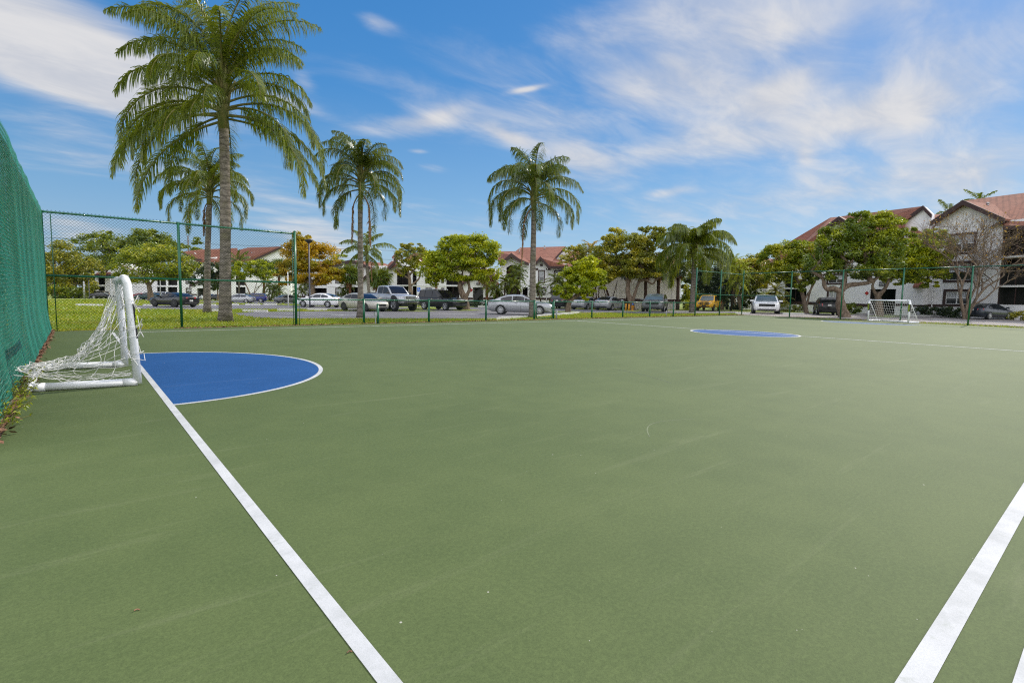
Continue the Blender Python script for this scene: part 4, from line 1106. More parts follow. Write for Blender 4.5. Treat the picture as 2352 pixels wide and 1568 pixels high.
TREES = [
 # label, base x, depth, lobes, material, n, leaf size, limbs, trunk radius
 ('olive yellow tree at the far left edge behind the tall fence', 128, 128, [(125, 600, 45, 42), (160, 615, 45, 40), (118, 640, 38, 32), (180, 650, 36, 24), (205, 625, 25, 22)], 'leaf_olive', 7000, .34, [], .4, {}),
 ('dark green tree with high rounded top left of the white gable house', 262, 150, [(255, 590, 55, 48), (215, 575, 40, 30), (300, 600, 45, 48), (245, 553, 30, 22), (270, 635, 60, 34), (210, 640, 45, 34)], 'leaf_deep', 9000, .36, [], .5, {}),
 ('tall dark green tree top behind the lighter wide tree, second behind the fence', 345, 152, [(345, 565, 48, 32), (385, 570, 26, 24), (315, 575, 36, 30), (350, 545, 25, 16)], 'leaf_deep', 5500, .36, [], .5, {}),
 ('wide olive green tree with flat top right of the near goal', 346, 84, [(345, 605, 62, 34), (300, 620, 36, 30), (395, 610, 44, 30), (345, 580, 55, 20), (425, 622, 20, 18), (290, 640, 24, 16)], 'leaf_green', 9000, .20,
  [[(346, 690), (344, 665), (338, 645), (330, 632)], [(343, 655), (360, 640), (392, 632)], [(342, 655), (318, 636), (302, 630)]], .38, {}),
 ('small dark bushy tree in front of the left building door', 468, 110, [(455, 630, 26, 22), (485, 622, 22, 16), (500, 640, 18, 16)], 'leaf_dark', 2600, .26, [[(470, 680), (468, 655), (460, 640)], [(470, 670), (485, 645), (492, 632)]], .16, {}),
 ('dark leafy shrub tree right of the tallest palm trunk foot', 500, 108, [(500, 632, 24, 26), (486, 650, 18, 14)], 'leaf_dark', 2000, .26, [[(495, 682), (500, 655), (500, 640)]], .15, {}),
 ('small golden green tree with thin forked stems behind the fence', 580, 108, [(560, 622, 22, 18), (590, 615, 24, 16), (610, 625, 18, 18), (545, 636, 16, 10)], 'leaf_lime', 3600, .22,
  [[(582, 686), (570, 665), (558, 640)], [(582, 680), (588, 655), (596, 632)], [(582, 676), (602, 650), (610, 636)]], .16, {}),
 ('orange and yellow autumn tree behind the street lamp', 720, 74, [(700, 585, 40, 36), (735, 600, 42, 36), (765, 620, 26, 24), (690, 560, 26, 24), (680, 622, 34, 26), (730, 632, 44, 20), (655, 640, 24, 14)], 'leaf_orange', 11000, .19,
  [[(718, 690), (719, 668), (716, 650), (708, 632)], [(718, 660), (735, 640), (750, 625)], [(718, 655), (695, 640), (680, 630)]], .32, {}),
 ('sparse olive tree with crooked bare limbs, left of the round green tree', 946, 68, [(950, 588, 34, 22), (932, 612, 24, 14), (968, 600, 24, 16), (945, 568, 24, 14), (920, 622, 18, 12)], 'leaf_olive', 4200, .15,
  [[(944, 694), (942, 660), (940, 635), (934, 612)], [(945, 655), (962, 640), (966, 622), (975, 600)], [(940, 632), (958, 610), (955, 590)], [(940, 640), (918, 626), (910, 616)]], .24, {'spread': .26}),
 ('round bright green tree with forked trunk right of the black sport utility', 1070, 51.3, [(1040, 585, 46, 36), (1090, 580, 46, 34), (1120, 605, 32, 36), (1000, 610, 38, 30), (1065, 560, 50, 18), (985, 632, 24, 22), (1060, 618, 55, 22), (1128, 635, 18, 16), (1105, 640, 16, 14)], 'leaf_lime', 15000, .135,
  [[(1070, 711), (1068, 690), (1060, 670), (1056, 650), (1060, 630)], [(1069, 684), (1078, 665), (1076, 645), (1084, 622)], [(1058, 650), (1035, 632), (1015, 620)], [(1076, 642), (1100, 625), (1112, 612)]], .34, {}),
 ('leaning small tree with lopsided bright yellow green crown beside the gate', 1303, 47.7, [(1350, 615, 38, 26), (1320, 632, 36, 22), (1368, 632, 26, 24), (1335, 655, 40, 24), (1300, 668, 28, 20), (1350, 598, 22, 14), (1378, 652, 16, 14), (1345, 680, 16, 10)], 'leaf_lime', 12000, .125,
  [[(1303, 716), (1306, 700), (1312, 688), (1330, 676), (1342, 668)], [(1310, 690), (1302, 678), (1300, 668)], [(1335, 672), (1340, 655), (1350, 630)]], .24, {'drop': .2, 'grow': .88}),
 ('sparse yellow leaved tree before the small red roof gable', 1320, 66, [(1318, 585, 26, 16), (1345, 580, 22, 18), (1300, 600, 16, 12), (1318, 568, 14, 10)], 'leaf_olive', 1500, .15, [[(1330, 690), (1326, 640), (1322, 605), (1316, 585)], [(1324, 615), (1342, 595), (1348, 578)], [(1324, 610), (1304, 598)]], .13, {'spread': .3}),
 ('large olive tree with twisting trunk and limbs before the blank wall', 1452, 61, [(1440, 570, 46, 34), (1405, 590, 38, 30), (1480, 580, 42, 32), (1495, 540, 28, 24), (1425, 610, 40, 24), (1392, 620, 26, 26), (1475, 615, 42, 22), (1505, 600, 24, 34), (1405, 548, 24, 20)], 'leaf_olive', 16000, .16,
  [[(1456, 712), (1450, 695), (1442, 670), (1443, 645), (1438, 630)], [(1451, 698), (1459, 672), (1468, 648), (1482, 643), (1498, 652), (1506, 644), (1516, 636)], [(1443, 642), (1456, 634), (1468, 622), (1470, 600)], [(1440, 634), (1428, 622), (1422, 605)], [(1468, 648), (1474, 622), (1478, 600)]], .34, {}),
 ('thin multi stemmed tree with dark stems left of the blank wall', 1403, 64, [(1372, 628, 22, 18), (1395, 632, 20, 16), (1360, 640, 14, 10)], 'leaf_olive', 1600, .15, [[(1404, 695), (1394, 668), (1380, 645), (1372, 630)], [(1404, 693), (1412, 668), (1418, 645)], [(1396, 690), (1388, 665), (1394, 640)], [(1375, 690), (1376, 655), (1378, 640)], [(1370, 690), (1368, 655), (1366, 640)], [(1364, 690), (1356, 655), (1352, 640)]], .13, {'bark': 'dark_bark'}),
 ('dark green tree behind the weeping palm, with grey trunks', 1655, 72, [(1640, 620, 34, 34), (1670, 640, 36, 34), (1615, 650, 34, 30), (1660, 670, 30, 20), (1590, 640, 26, 30)], 'leaf_dark', 7000, .22, [[(1662, 700), (1658, 670), (1650, 640)], [(1662, 698), (1674, 665), (1682, 640)], [(1655, 700), (1640, 676), (1625, 655)]], .28, {}),
 ('tall slender tree with olive leaves right of the corner fence post', 1700, 70, [(1725, 625, 36, 26), (1740, 605, 26, 20), (1710, 650, 26, 20), (1748, 640, 18, 20), (1700, 620, 16, 16)], 'leaf_olive', 5000, .17, [[(1690, 702), (1697, 680), (1712, 655), (1728, 625)], [(1697, 680), (1716, 650), (1740, 620)], [(1690, 700), (1684, 675), (1690, 645)]], .2, {}),
 ('multi stemmed green tree left of the black crossover', 1850, 58, [(1800, 595, 40, 34), (1840, 580, 36, 24), (1770, 600, 24, 30), (1830, 620, 46, 26), (1865, 605, 22, 30), (1790, 632, 30, 20), (1845, 645, 22, 22)], 'leaf_green', 11000, .15,
  [[(1847, 712), (1845, 685), (1838, 660), (1828, 635)], [(1850, 712), (1858, 680), (1866, 650), (1870, 622)], [(1846, 690), (1868, 655), (1880, 625)]], .22, {}),
 ('big spreading dark green tree with low crooked limbs behind the fence', 1940, 45.6, [(1930, 560, 52, 40), (1985, 535, 50, 34), (2030, 520, 44, 26), (1890, 590, 36, 34), (1960, 595, 60, 36), (2020, 580, 46, 40), (1985, 505, 36, 16), (2070, 535, 28, 26), (1900, 545, 26, 22), (2000, 625, 42, 16), (1900, 632, 24, 14)], 'leaf_deep', 20000, .125,
  [[(1938, 729), (1932, 705), (1930, 680), (1934, 665)], [(1932, 672), (1915, 662), (1900, 664), (1893, 655), (1890, 640), (1872, 628), (1862, 622)], [(1933, 665), (1950, 655), (1975, 652), (1998, 648), (2018, 635), (2030, 618)], [(1934, 668), (1940, 640), (1944, 600)], [(1998, 648), (1996, 630), (1985, 600)]], .42, {'clumps': 34}),
 ('bright yellow green tree standing directly behind the far goal', 2017, 50, [(2120, 590, 46, 34), (2070, 600, 46, 34), (2150, 570, 34, 28), (2165, 610, 22, 28), (2100, 560, 36, 18), (2060, 632, 36, 18), (2120, 630, 40, 18), (2140, 540, 24, 16), (2140, 650, 20, 14)], 'leaf_lime', 15000, .135,
  [[(2015, 719), (2018, 695), (2016, 680), (2022, 672)], [(2018, 680), (2030, 666), (2040, 648), (2048, 625), (2070, 600)], [(2018, 684), (2008, 670), (2004, 655), (2012, 640)], [(2044, 640), (2075, 620), (2110, 600)]], .34, {'clumps': 32}),
]
for k, (lab, bx, d_, lob, mt, n, sz, lim, tr, kw) in enumerate(TREES):
    tree(lab, bx, d_, lob, mt, n, sz, lim, tr, seed=200+k, **kw)
# bare tree with a few yellow leaves
def bare_tree():
    rg = random.Random(77); depth = 46.0; b0 = atd(2214, depth); t = thing('bare_tree', 'nearly bare tree with fine twigs and a few orange leaves by the right building', 'tree', b0)
    b = MB(); tips = []
    def grow(p, d, L_, r, lev):
        n = 4; pts = [p]; dd = d.copy()
        for k in range(n):
            dd = (dd+Vector((rg.gauss(0, .13), rg.gauss(0, .13), rg.gauss(.05, .10)))).normalized(); pts.append(pts[-1]+dd*L_/n)
        b.tube(pts, [max(.006, r*(1-.42*k/n)) for k in range(n+1)], 7 if lev < 2 else 4 if lev < 4 else 3, False)
        if lev >= 3: tips.extend(pts[2:])
        if lev >= 5: return
        nb = (3, 3, 4, 4, 4)[lev]
        for k in range(nb):
            ax = Vector((rg.gauss(0, 1), rg.gauss(0, 1), rg.gauss(0, .6))).normalized()
            nd = (dd*.85+ax*rg.uniform(.45, .85)).normalized()
            grow(pts[-1-(k % 2)*rg.randint(0, 2)], nd, L_*rg.uniform(.62, .86), r*.56, lev+1)
    for a, e, r in ((178, 66, .16), (100, 80, .15), (10, 60, .16), (250, 66, .10)):
        d = (RT*math.cos(R(a))+FWD*math.sin(R(a)))*math.cos(R(e))+UP*math.sin(R(e))
        grow(b0-UP*.1, d, 3.1, r, 0)
    b.build('trunk', 'tree_bark', t, True, fix=False)
    out = []
    for k in range(750):
        p = rg.choice(tips)+Vector((rg.gauss(0, .06), rg.gauss(0, .06), rg.gauss(0, .06)))
        t1 = Vector((rg.gauss(0, 1), rg.gauss(0, 1), rg.gauss(0, 1))).normalized()*.075; t2 = t1.orthogonal().normalized()*.05
        out += [p-t1, p+t2, p+t1, p-t2]
    npmesh('crown', np.array(out), 4, 'leaf_yellow', t)
bare_tree()
# hedges and shrubs
def hedge(label, x0, x1, d0, d1, h, mat, n, seed, size=.09, name='hedge', w=.45):
    A_, B_ = atd(x0, d0), atd(x1, d1); t = thing(name, label, 'hedge', (A_+B_)/2); rg = np.random.RandomState(seed)
    L_ = (B_-A_).length; m_ = max(2, int(L_/.9)); lb = []
    for k in range(m_):
        c = A_.lerp(B_, (k+.5)/m_); hh = h*rg.uniform(.85, 1.12)
        lb.append((Vector((c.x, c.y, zg(c.y)+hh*.5)), .62, w, hh*.52))
    npmesh('foliage', leaves(lb, n, size, seed, 12, .5), 4, mat, t)
    b = MB()
    for k in range(m_*2):
        c = A_.lerp(B_, (k+.5)/(2*m_)); z = zg(c.y); b.tube([(c.x, c.y, z-.05), (c.x+rg.uniform(-.1, .1), c.y, z+h*.6)], .018, 4, False)
    b.build('stems', 'dark_bark', t, fix=False)
hedge('low dark hedge along the right building, left of the navy sedan', 2096, 2216, 55, 49, .95, 'leaf_dark', 6000, 301)
hedge('thin pale hedge right of the navy sedan at the picture edge', 2318, 2380, 45.5, 43.5, .85, 'leaf_olive', 1600, 302)
hedge('thin hedge at the wall left of the multi stemmed tree', 1787, 1850, 66, 63, .9, 'leaf_olive', 1800, 303)
hedge('rounded green shrub right of the big spreading tree trunk', 1930, 1966, 61, 60, 1.15, 'leaf_deep', 2600, 304, name='shrub', w=.8)
hedge('narrow dark upright shrub by the far stair opening', 1974, 1988, 62, 62, 1.45, 'leaf_dark', 900, 305, name='shrub')
hedge('clipped bright green hedge left of the weeping queen palm', 1568, 1604, 64, 64, 1.2, 'leaf_lime', 3000, 306)
hedge('tall leafy bushes at the corner of the blank wall', 1566, 1598, 69, 69, 3.0, 'leaf_green', 4200, 307, .14, 'bushes', 1.3)
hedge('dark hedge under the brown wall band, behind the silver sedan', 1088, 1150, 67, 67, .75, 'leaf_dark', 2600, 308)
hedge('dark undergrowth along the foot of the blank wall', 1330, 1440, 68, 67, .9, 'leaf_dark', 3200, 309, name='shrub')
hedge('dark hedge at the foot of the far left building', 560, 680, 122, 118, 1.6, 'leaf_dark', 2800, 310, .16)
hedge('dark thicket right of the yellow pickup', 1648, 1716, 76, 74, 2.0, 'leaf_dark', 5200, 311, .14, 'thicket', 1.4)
hedge('low bushes at the far left behind the parked cars', 110, 200, 120, 126, 2.8, 'leaf_deep', 3600, 312, .22, 'bushes', 1.5)
hedge('big leaf philodendron shrub left of the feathery date palms', 1138, 1152, 68, 68, 2.4, 'leaf_dark', 500, 313, .24, 'shrub')
def mass(name, label, lob, depth, mat, n, size, seed):
    px2m = depth/CF
    lb = [(pt(x, y, depth), rx*px2m, rx*px2m*.7, ry*px2m) for x, y, rx, ry in lob]
    o = npmesh(name, leaves(lb, n, size, seed), 4, mat); tag(o, label, 'trees', None, 'stuff')
mass('distant_trees', 'distant band of green trees beyond the roofs', [(445, 562, 26, 16), (420, 580, 40, 22), (470, 585, 20, 14), (785, 596, 30, 12), (1600, 620, 60, 40), (1690, 640, 50, 40), (70, 640, 60, 50), (1640, 680, 80, 30), (980, 600, 20, 14)], 175, 'leaf_deep', 12000, .5, 400)

# ------------------------------------------------------------------ buildings
class Facade:
    """upright plane over the ground; picture sightings are turned into metres along it (s), up (z) and out of it (n)"""
    def __init__(s, name, label, xa, da, xb, db, cat='apartment building'):
        s.A, s.B = atd(xa, da), atd(xb, db); s.A.z = s.B.z = 0
        s.t = (s.B-s.A).normalized(); s.n = Vector((s.t.y, -s.t.x, 0))
        if s.n.dot(-s.A) < 0: s.n = -s.n
        base = (s.A+s.B)/2; base.z = zg(base.y)
        s.o = thing(name, label, cat, base)
        s.wall = MB(); s.dark = MB(); s.roofm = MB(); s.trim = MB(); s.gz = base.z
    def hit(s, x, y, n=0.0):
        d = Vector(_fw*CF + _rt*(x-FW/2) - _up*(y-FH/2)); o = Vector((0, 0, CH))
        k = ((s.A+s.n*n)-o).dot(s.n)/d.dot(s.n); return o+d*k
    def sz(s, x, y, n=0.0):
        p = s.hit(x, y, n); return (p-s.A).dot(s.t), p.z
    def p(s, u, z, n=0.0): q_ = s.A+s.t*u+s.n*n; return Vector((q_.x, q_.y, z))
    def rc(s, x0, y0, x1, y1, n=0.0):
        xm, ym = (x0+x1)/2, (y0+y1)/2
        return s.sz(x0, ym, n)[0], s.sz(xm, y1, n)[1], s.sz(x1, ym, n)[0], s.sz(xm, y0, n)[1]
    def bx(s, mb, u0, z0, u1, z1, n0, n1):
        mb.obox(s.p(0, 0), s.t, s.n, UP, (u0, n0, z0), (u1, n1, z1))
    def face(s, x0, y0, x1, y1, holes=(), n=0.0, back=9.0, y1_ground=True):
        """wall with holes (rectangles u0,z0,u1,z1,depth); plus sides and back"""
        u0, z0, u1, z1 = s.rc(x0, y0, x1, y1, n)
        if y1_ground: z0 = s.gz-.3
        us = sorted({u0, u1}|{min(max(h[i], u0), u1) for h in holes for i in (0, 2)}); zs = sorted({z0, z1}|{min(max(h[i], z0), z1) for h in holes for i in (1, 3)})
        for i in range(len(us)-1):
            for j in range(len(zs)-1):
                cu, cz = (us[i]+us[i+1])/2, (zs[j]+zs[j+1])/2
                if any(h[0] < cu < h[2] and h[1] < cz < h[3] for h in holes): continue
                s.wall.face([s.p(us[i], zs[j], n), s.p(us[i+1], zs[j], n), s.p(us[i+1], zs[j+1], n), s.p(us[i], zs[j+1], n)])
        for h in holes:
            a, c, e, f, dp = h
            for q_ in (((a, c), (a, f)), ((e, f), (e, c)), ((a, f), (e, f)), ((e, c), (a, c))):
                (ua, za), (ub, zb) = q_
                s.wall.face([s.p(ua, za, n), s.p(ub, zb, n), s.p(ub, zb, n-dp), s.p(ua, za, n-dp)])
        for u in (u0, u1): s.wall.face([s.p(u, z0, n), s.p(u, z0, n-back), s.p(u, z1, n-back), s.p(u, z1, n)])
        s.wall.face([s.p(u0, z0, n-back), s.p(u1, z0, n-back), s.p(u1, z1, n-back), s.p(u0, z1, n-back)])
        s.wall.face([s.p(u0, z1, n), s.p(u1, z1, n), s.p(u1, z1, n-back), s.p(u0, z1, n-back)])
    def gable(s, pts, n=0.0, back=6.0):
        s.wall.prism([s.hit(x, y, n) for x, y in pts], -s.n*back)
    def groof(s, l, pk, r_, n=.6, back=8.0, th=.16):
        """two slopes running straight back from a gable"""
        L_, K, E = (s.hit(x, y, n) for x, y in (l, pk, r_))
        for a in (L_, E):
            b_ = MB(); d = (K-a); b_.prism([a, K, K-s.n*back, a-s.n*back], (0, 0, -th)); b_.build('roof', 'shingles', s.o)
            b_ = MB(); b_.prism([a+UP*.06, K+UP*.06, K-UP*.4, a-UP*.4], s.n*.16); b_.build('fascia_board', 'brown_trim', s.o)
    def roof(s, pts, th=.16):
        """pts: (x, y, n)"""
        b_ = MB(); b_.prism([s.hit(*q_) for q_ in pts], (0, 0, -th)); b_.build('roof', 'shingles', s.o)
    def barge(s, a, c, w=.32, th=.14, n=None):
        """dark board along an eave or verge, between two sightings (x, y, n)"""
        A_, B_ = s.hit(*a), s.hit(*c); d = (B_-A_); up = Vector((0, 0, 1))
        b_ = MB(); b_.prism([A_+up*.05, B_+up*.05, B_-up*w, A_-up*w], s.n*th); b_.build('fascia_board', 'brown_trim', s.o)
    def window(s, x0, y0, x1, y1, n=0.0, panes=2, trimw=.13, blinds=True, bars=False, holes=None):
        u0, z0, u1, z1 = s.rc(x0, y0, x1, y1, n)
        b_ = MB(); w = trimw
        for a in ((u0, z0, u0+w, z1), (u1-w, z0, u1, z1), (u0+w, z1-w, u1-w, z1), (u0+w, z0, u1-w, z0+w)): s.bx(b_, *a, n-.12, n+.05)
        wo = b_.build('window', 'brown_trim', s.o)
        b_ = MB(); i0, i1, j0, j1 = u0+w, u1-w, z0+w, z1-w; mid = (j0+j1)/2
        for a in ((i0, j0, i0+.05, j1), (i1-.05, j0, i1, j1), (i0+.05, mid-.03, i1-.05, mid+.03), (i0+.05, j1-.05, i1-.05, j1), (i0+.05, j0, i1-.05, j0+.05)): s.bx(b_, *a, n-.10, n-.02)
        for k in range(1, panes): m_ = i0+(i1-i0)*k/panes; s.bx(b_, m_-.04, j0+.05, m_+.04, mid-.03, n-.099, n-.021); s.bx(b_, m_-.04, mid+.03, m_+.04, j1-.05, n-.099, n-.021)
        k_ = b_.build('sash', 'white_frame', wo)
        b_ = MB(); b_.face([s.p(i0, j0, n-.07), s.p(i1, j0, n-.07), s.p(i1, mid, n-.07), s.p(i0, mid, n-.07)]); b_.build('pane', 'car_glass', wo)
        b_ = MB()
        m2 = 14 if blinds else 1
        for k in range(m2):
            c0, c1 = i0+(i1-i0)*k/m2, i0+(i1-i0)*(k+.8)/m2
            s.bx(b_, c0, mid, c1, j1, n-.09, n-.075)
        b_.build('blind', 'blind' , wo)
        if bars:
            b_ = MB(); m3 = max(4, int((u1-u0)/.16))
            for k in range(m3+1): m_ = u0+(u1-u0)*k/m3; b_.tube([s.p(m_, z0-.05, n+.12), s.p(m_, z1*.4+z0*.6+.2, n+.12)], .016, 4)
            for z in (z0, z1*.4+z0*.6+.1): b_.tube([s.p(u0, z, n+.12), s.p(u1, z, n+.12)], .016, 4)
            b_.build('window_bars', 'black_metal', wo)
        return (u0+.02, z0+.02, u1-.02, z1-.02, .13)
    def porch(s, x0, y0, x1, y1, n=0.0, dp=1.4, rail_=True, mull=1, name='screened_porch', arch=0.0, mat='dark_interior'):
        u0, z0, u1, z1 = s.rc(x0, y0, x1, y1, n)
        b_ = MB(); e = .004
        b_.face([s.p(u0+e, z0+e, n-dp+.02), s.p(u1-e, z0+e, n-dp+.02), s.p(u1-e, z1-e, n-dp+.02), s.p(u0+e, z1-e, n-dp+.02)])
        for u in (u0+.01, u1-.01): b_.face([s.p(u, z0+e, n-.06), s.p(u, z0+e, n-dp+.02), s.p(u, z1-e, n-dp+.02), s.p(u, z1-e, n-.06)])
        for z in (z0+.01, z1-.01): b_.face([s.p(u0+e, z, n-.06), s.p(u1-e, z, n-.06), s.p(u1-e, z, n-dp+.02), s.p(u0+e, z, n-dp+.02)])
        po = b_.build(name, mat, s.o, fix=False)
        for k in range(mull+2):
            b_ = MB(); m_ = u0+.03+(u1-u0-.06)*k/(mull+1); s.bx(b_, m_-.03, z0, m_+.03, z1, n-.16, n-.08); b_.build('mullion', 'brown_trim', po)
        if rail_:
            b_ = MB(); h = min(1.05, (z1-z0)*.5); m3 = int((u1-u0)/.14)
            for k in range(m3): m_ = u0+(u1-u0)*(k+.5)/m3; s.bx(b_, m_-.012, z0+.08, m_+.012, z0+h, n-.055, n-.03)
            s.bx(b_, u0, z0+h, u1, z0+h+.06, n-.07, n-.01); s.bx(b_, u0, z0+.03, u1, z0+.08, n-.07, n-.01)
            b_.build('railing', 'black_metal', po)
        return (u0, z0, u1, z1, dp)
    def sign(s, x0, y0, x1, y1, n=0.03, rows=2):
        u0, z0, u1, z1 = s.rc(x0, y0, x1, y1, n)
        b_ = MB(); s.bx(b_, u0, z0, u1, z1, n-.03, n+.03); so_ = b_.build('number_sign', 'black_sign', s.o)
        b_ = MB(); rg = random.Random(int(x0))
        for r_ in range(rows):
            zz = z1-(z1-z0)*(r_+.5)/rows; h = (z1-z0)/rows*.22; u = u0+(u1-u0)*.12
            while u < u1-(u1-u0)*.14:
                w = (u1-u0)*.045*rg.uniform(.7, 1.4); s.bx(b_, u, zz-h, u+w, zz+h, n+.03, n+.034); u += w+(u1-u0)*.035
        b_.build('lettering', 'sign_white', so_)
    def band(s, x0, y0, x1, y1, n=0.0, th=.03): u0, z0, u1, z1 = s.rc(x0, y0, x1, y1, n); b_ = MB(); s.bx(b_, u0, z0, u1, z1, n-.02, n+th); b_.build('wall_band', 'brown_trim', s.o)
    def slab(s, x0, y0, x1, y1, n=0.0, th=.06): u0, z0, u1, z1 = s.rc(x0, y0, x1, y1, n); s.bx(s.wall, u0, z0, u1, z1, n-.02, n+th)
    def done(s, wallmat='stucco'):
        s.wall.build('wall', wallmat, s.o, fix=False)
        if s.roofm.v: s.roofm.build('roof', 'shingles', s.o)
        if s.trim.v: s.trim.build('trim', 'brown_trim', s.o)
        return s.o
def vent(F, x, y, n):
    b_ = MB(); p = F.hit(x, y, n); b_.tube([p-UP*.2, p+UP*.35], .09, 8); b_.ball(p+UP*.38, .16, 8, .6); b_.build('roof_vent', 'gray_metal', F.o, True)

# far left building with red roofs
F = Facade('apartment_building', 'long white building with two red roofs behind the tall fence, left half of the picture', 218, 138, 668, 142)
H = []
for x0, x1 in ((226, 241), (361, 381), (386, 407)):
    H.append(F.porch(x0, 634, x1, 655.2, rail_=False, mull=0)); H.append(F.porch(x0, 658, x1, 673, rail_=False, mull=0))
for x0, y0, x1, y1 in ((426, 617, 441, 627.5), (426, 637, 441, 652.5), (427, 661, 441, 675.5), (484, 640, 490, 655)): H.append(F.window(x0, y0, x1, y1, panes=2, trimw=.2))
H.append(F.porch(453, 660, 478, 689, rail_=False, mull=0, dp=3, mat='gray_wall')); H.append(F.porch(542, 634, 564, 655, rail_=False, mull=0)); H.append(F.porch(542, 659, 564, 674, rail_=False, mull=0))
H.append(F.porch(500, 650, 530, 662, rail_=False, mull=1))
F.face(219, 627, 668, 688, H)
F.gable([(436, 628), (434, 588), (447, 580), (463, 594), (497, 590), (497, 628)], -.2, 8)
F.gable([(568, 628), (568.8, 602), (645.7, 567.4), (657, 574), (668, 584), (668, 628)], .03, 10)
F.gable([(243, 628), (243, 624), (262, 603), (290, 610), (330, 628)], -.1, 9)
F.roof([(419, 578, .6), (463, 573, -5), (545, 569.5, -5), (553, 602, .6), (472, 601, .6), (448, 594.5, .6)])
F.roof([(449, 594.5, .7), (500, 590, -1), (500, 601, .9), (449, 601.8, .9)]); F.roof([(486, 606, 1.2), (515, 590, .2), (540, 599, .8), (520, 606.5, 1.2)])
F.roof([(520, 592, -1), (548, 574, -5), (570, 568.6, -5), (646, 566.6, .5), (567.5, 602.4, .6), (535, 604, .6)])
F.roof([(646, 566.6, .5), (640, 566, -9), (655, 572, -9), (668, 584, .5)])
F.roof([(218, 630, 1), (228, 622, -1), (254, 620.5, -1), (254, 629.5, 1)]); F.roof([(262, 602, .6), (272, 602, -6), (330, 624, -6), (330, 629, .6)])
F.barge((419, 578, .7), (448, 594.5, .7), .5); F.barge((567.5, 602.4, .65), (646, 566.6, .65), .45); F.barge((646, 566.6, .65), (668, 584, .65), .45)
F.barge((449, 594.8, .7), (463, 594.8, .7), .5); F.barge((243, 624, .7), (262, 602, .7), .45); F.barge((218, 630, 1.1), (254, 629.5, 1.1), .5)
F.slab(219, 655.4, 420, 657.6); F.barge((435, 655, .9), (477, 634, .9), .6); F.barge((477, 634, .9), (520, 655, .9), .6)
F.gable([(440, 690), (440, 652), (477, 634.5), (510, 652), (510, 660), (479, 660), (479, 662), (452, 662), (452, 690)], .6, .6)
F.roof([(477, 634, 1.0), (485, 634, -2), (520, 650, -2), (513, 655.5, 1.0)])
F.band(440, 675, 452, 678, .62)
for x in (592.5, 598, 604): vent(F, x-14, 583, -1.2)
F.done()

# centre left wing
F = Facade('apartment_building', 'white two storey wing with an arched balcony behind the orange tree', 676, 90, 936, 80)
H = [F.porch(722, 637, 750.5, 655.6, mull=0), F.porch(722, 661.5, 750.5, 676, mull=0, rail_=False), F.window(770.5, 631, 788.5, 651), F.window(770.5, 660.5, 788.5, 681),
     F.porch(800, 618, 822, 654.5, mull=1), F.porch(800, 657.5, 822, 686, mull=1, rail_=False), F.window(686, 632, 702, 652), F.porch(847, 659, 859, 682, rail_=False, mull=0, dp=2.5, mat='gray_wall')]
F.face(678, 611, 934, 684, H)
F.gable([(754, 614), (762, 607), (808, 598), (838, 614)], .03, 6)
F.slab(715, 655.8, 835, 659)
F.roof([(676, 612, .7), (690, 600, -4), (760, 600, -4), (762, 612, .7)]); F.groof((757, 608.5), (808, 597), (850, 613), .6, 8)
F.barge((676, 612.5, .75), (762, 612.5, .75), .3); 
F.gable([(834, 690), (834, 641), (862, 617), (882, 634), (884, 690)], 1.2, 1.2)
F.roof([(828, 645, 1.5), (862, 615, 1.5), (862, 614, -1), (834, 636, -1)])
F.roof([(862, 615, 1.5), (866, 627, 1.0), (902, 655, 1.5), (886, 656, 1.5), (866, 637, 1.5)], .2); F.roof([(864, 627, .6), (875, 628, .3), (907, 652, .8), (902, 655.5, 1.6)])
F.barge((831, 641.5, 1.55), (862, 615, 1.55), .4); F.barge((862, 615, 1.55), (884, 636, 1.55), .4)
F.sign(851, 649.4, 858, 654.2, 1.26)
F.band(676, 682, 934, 686); F.slab(676, 611.6, 762, 613, 0, .2)
F.done()

# middle block with main gable between sparse tree and green tree
F = Facade('apartment_building', 'white two storey block with screened balconies behind the black sport utility', 886, 79, 1086, 73.5)
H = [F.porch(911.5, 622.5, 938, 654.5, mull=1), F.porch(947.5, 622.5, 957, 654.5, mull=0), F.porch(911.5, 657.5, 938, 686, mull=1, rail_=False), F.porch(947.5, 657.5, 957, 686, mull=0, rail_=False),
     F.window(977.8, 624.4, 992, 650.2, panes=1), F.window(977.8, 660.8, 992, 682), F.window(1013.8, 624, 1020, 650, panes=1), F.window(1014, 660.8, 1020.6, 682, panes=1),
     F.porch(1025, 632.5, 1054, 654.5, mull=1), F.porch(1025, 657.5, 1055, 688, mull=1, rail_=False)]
F.face(893, 611, 1086, 690, H)
F.gable([(893, 615), (912, 597), (932, 606), (960, 596), (985, 615)], .03, .5)
F.gable([(895, 607), (907, 589), (914, 579), (922, 590), (922, 607)], -2.0, .4)
F.roof([(888, 618, .7), (892, 606, -1), (907, 592, -4.5), (920, 586, -4.5), (914, 607, .7), (902, 612, .8)])
F.roof([(905, 596, -1.8), (900, 590, -5), (912, 577.5, -5), (914, 578, -1.8)]); F.roof([(914, 578, -1.8), (912, 577.5, -5), (926, 588, -5), (926, 591, -1.8)])
F.roof([(925, 596, -5), (960, 577, -6), (1040, 576, -6), (1088, 585, -6), (1088, 611, .7), (985, 612, .8)])
F.barge((890, 617.5, .8), (914, 594, .8), .45); F.barge((905, 596, -1.7), (914, 578, -1.7), .3); F.barge((914, 578, -1.7), (926, 591, -1.7), .3); F.barge((985, 612, .85), (1088, 611.5, .85), .35)
F.slab(893, 655, 1086, 657.2)
b_ = MB(); u0, z0, u1, z1 = F.rc(898, 627.5, 903, 630.5, 0); F.bx(b_, u0, z0, u1, z1, 0, .3); b_.build('wall_lamp', 'black_metal', F.o)
F.band(893, 683, 1086, 687)
F.done()

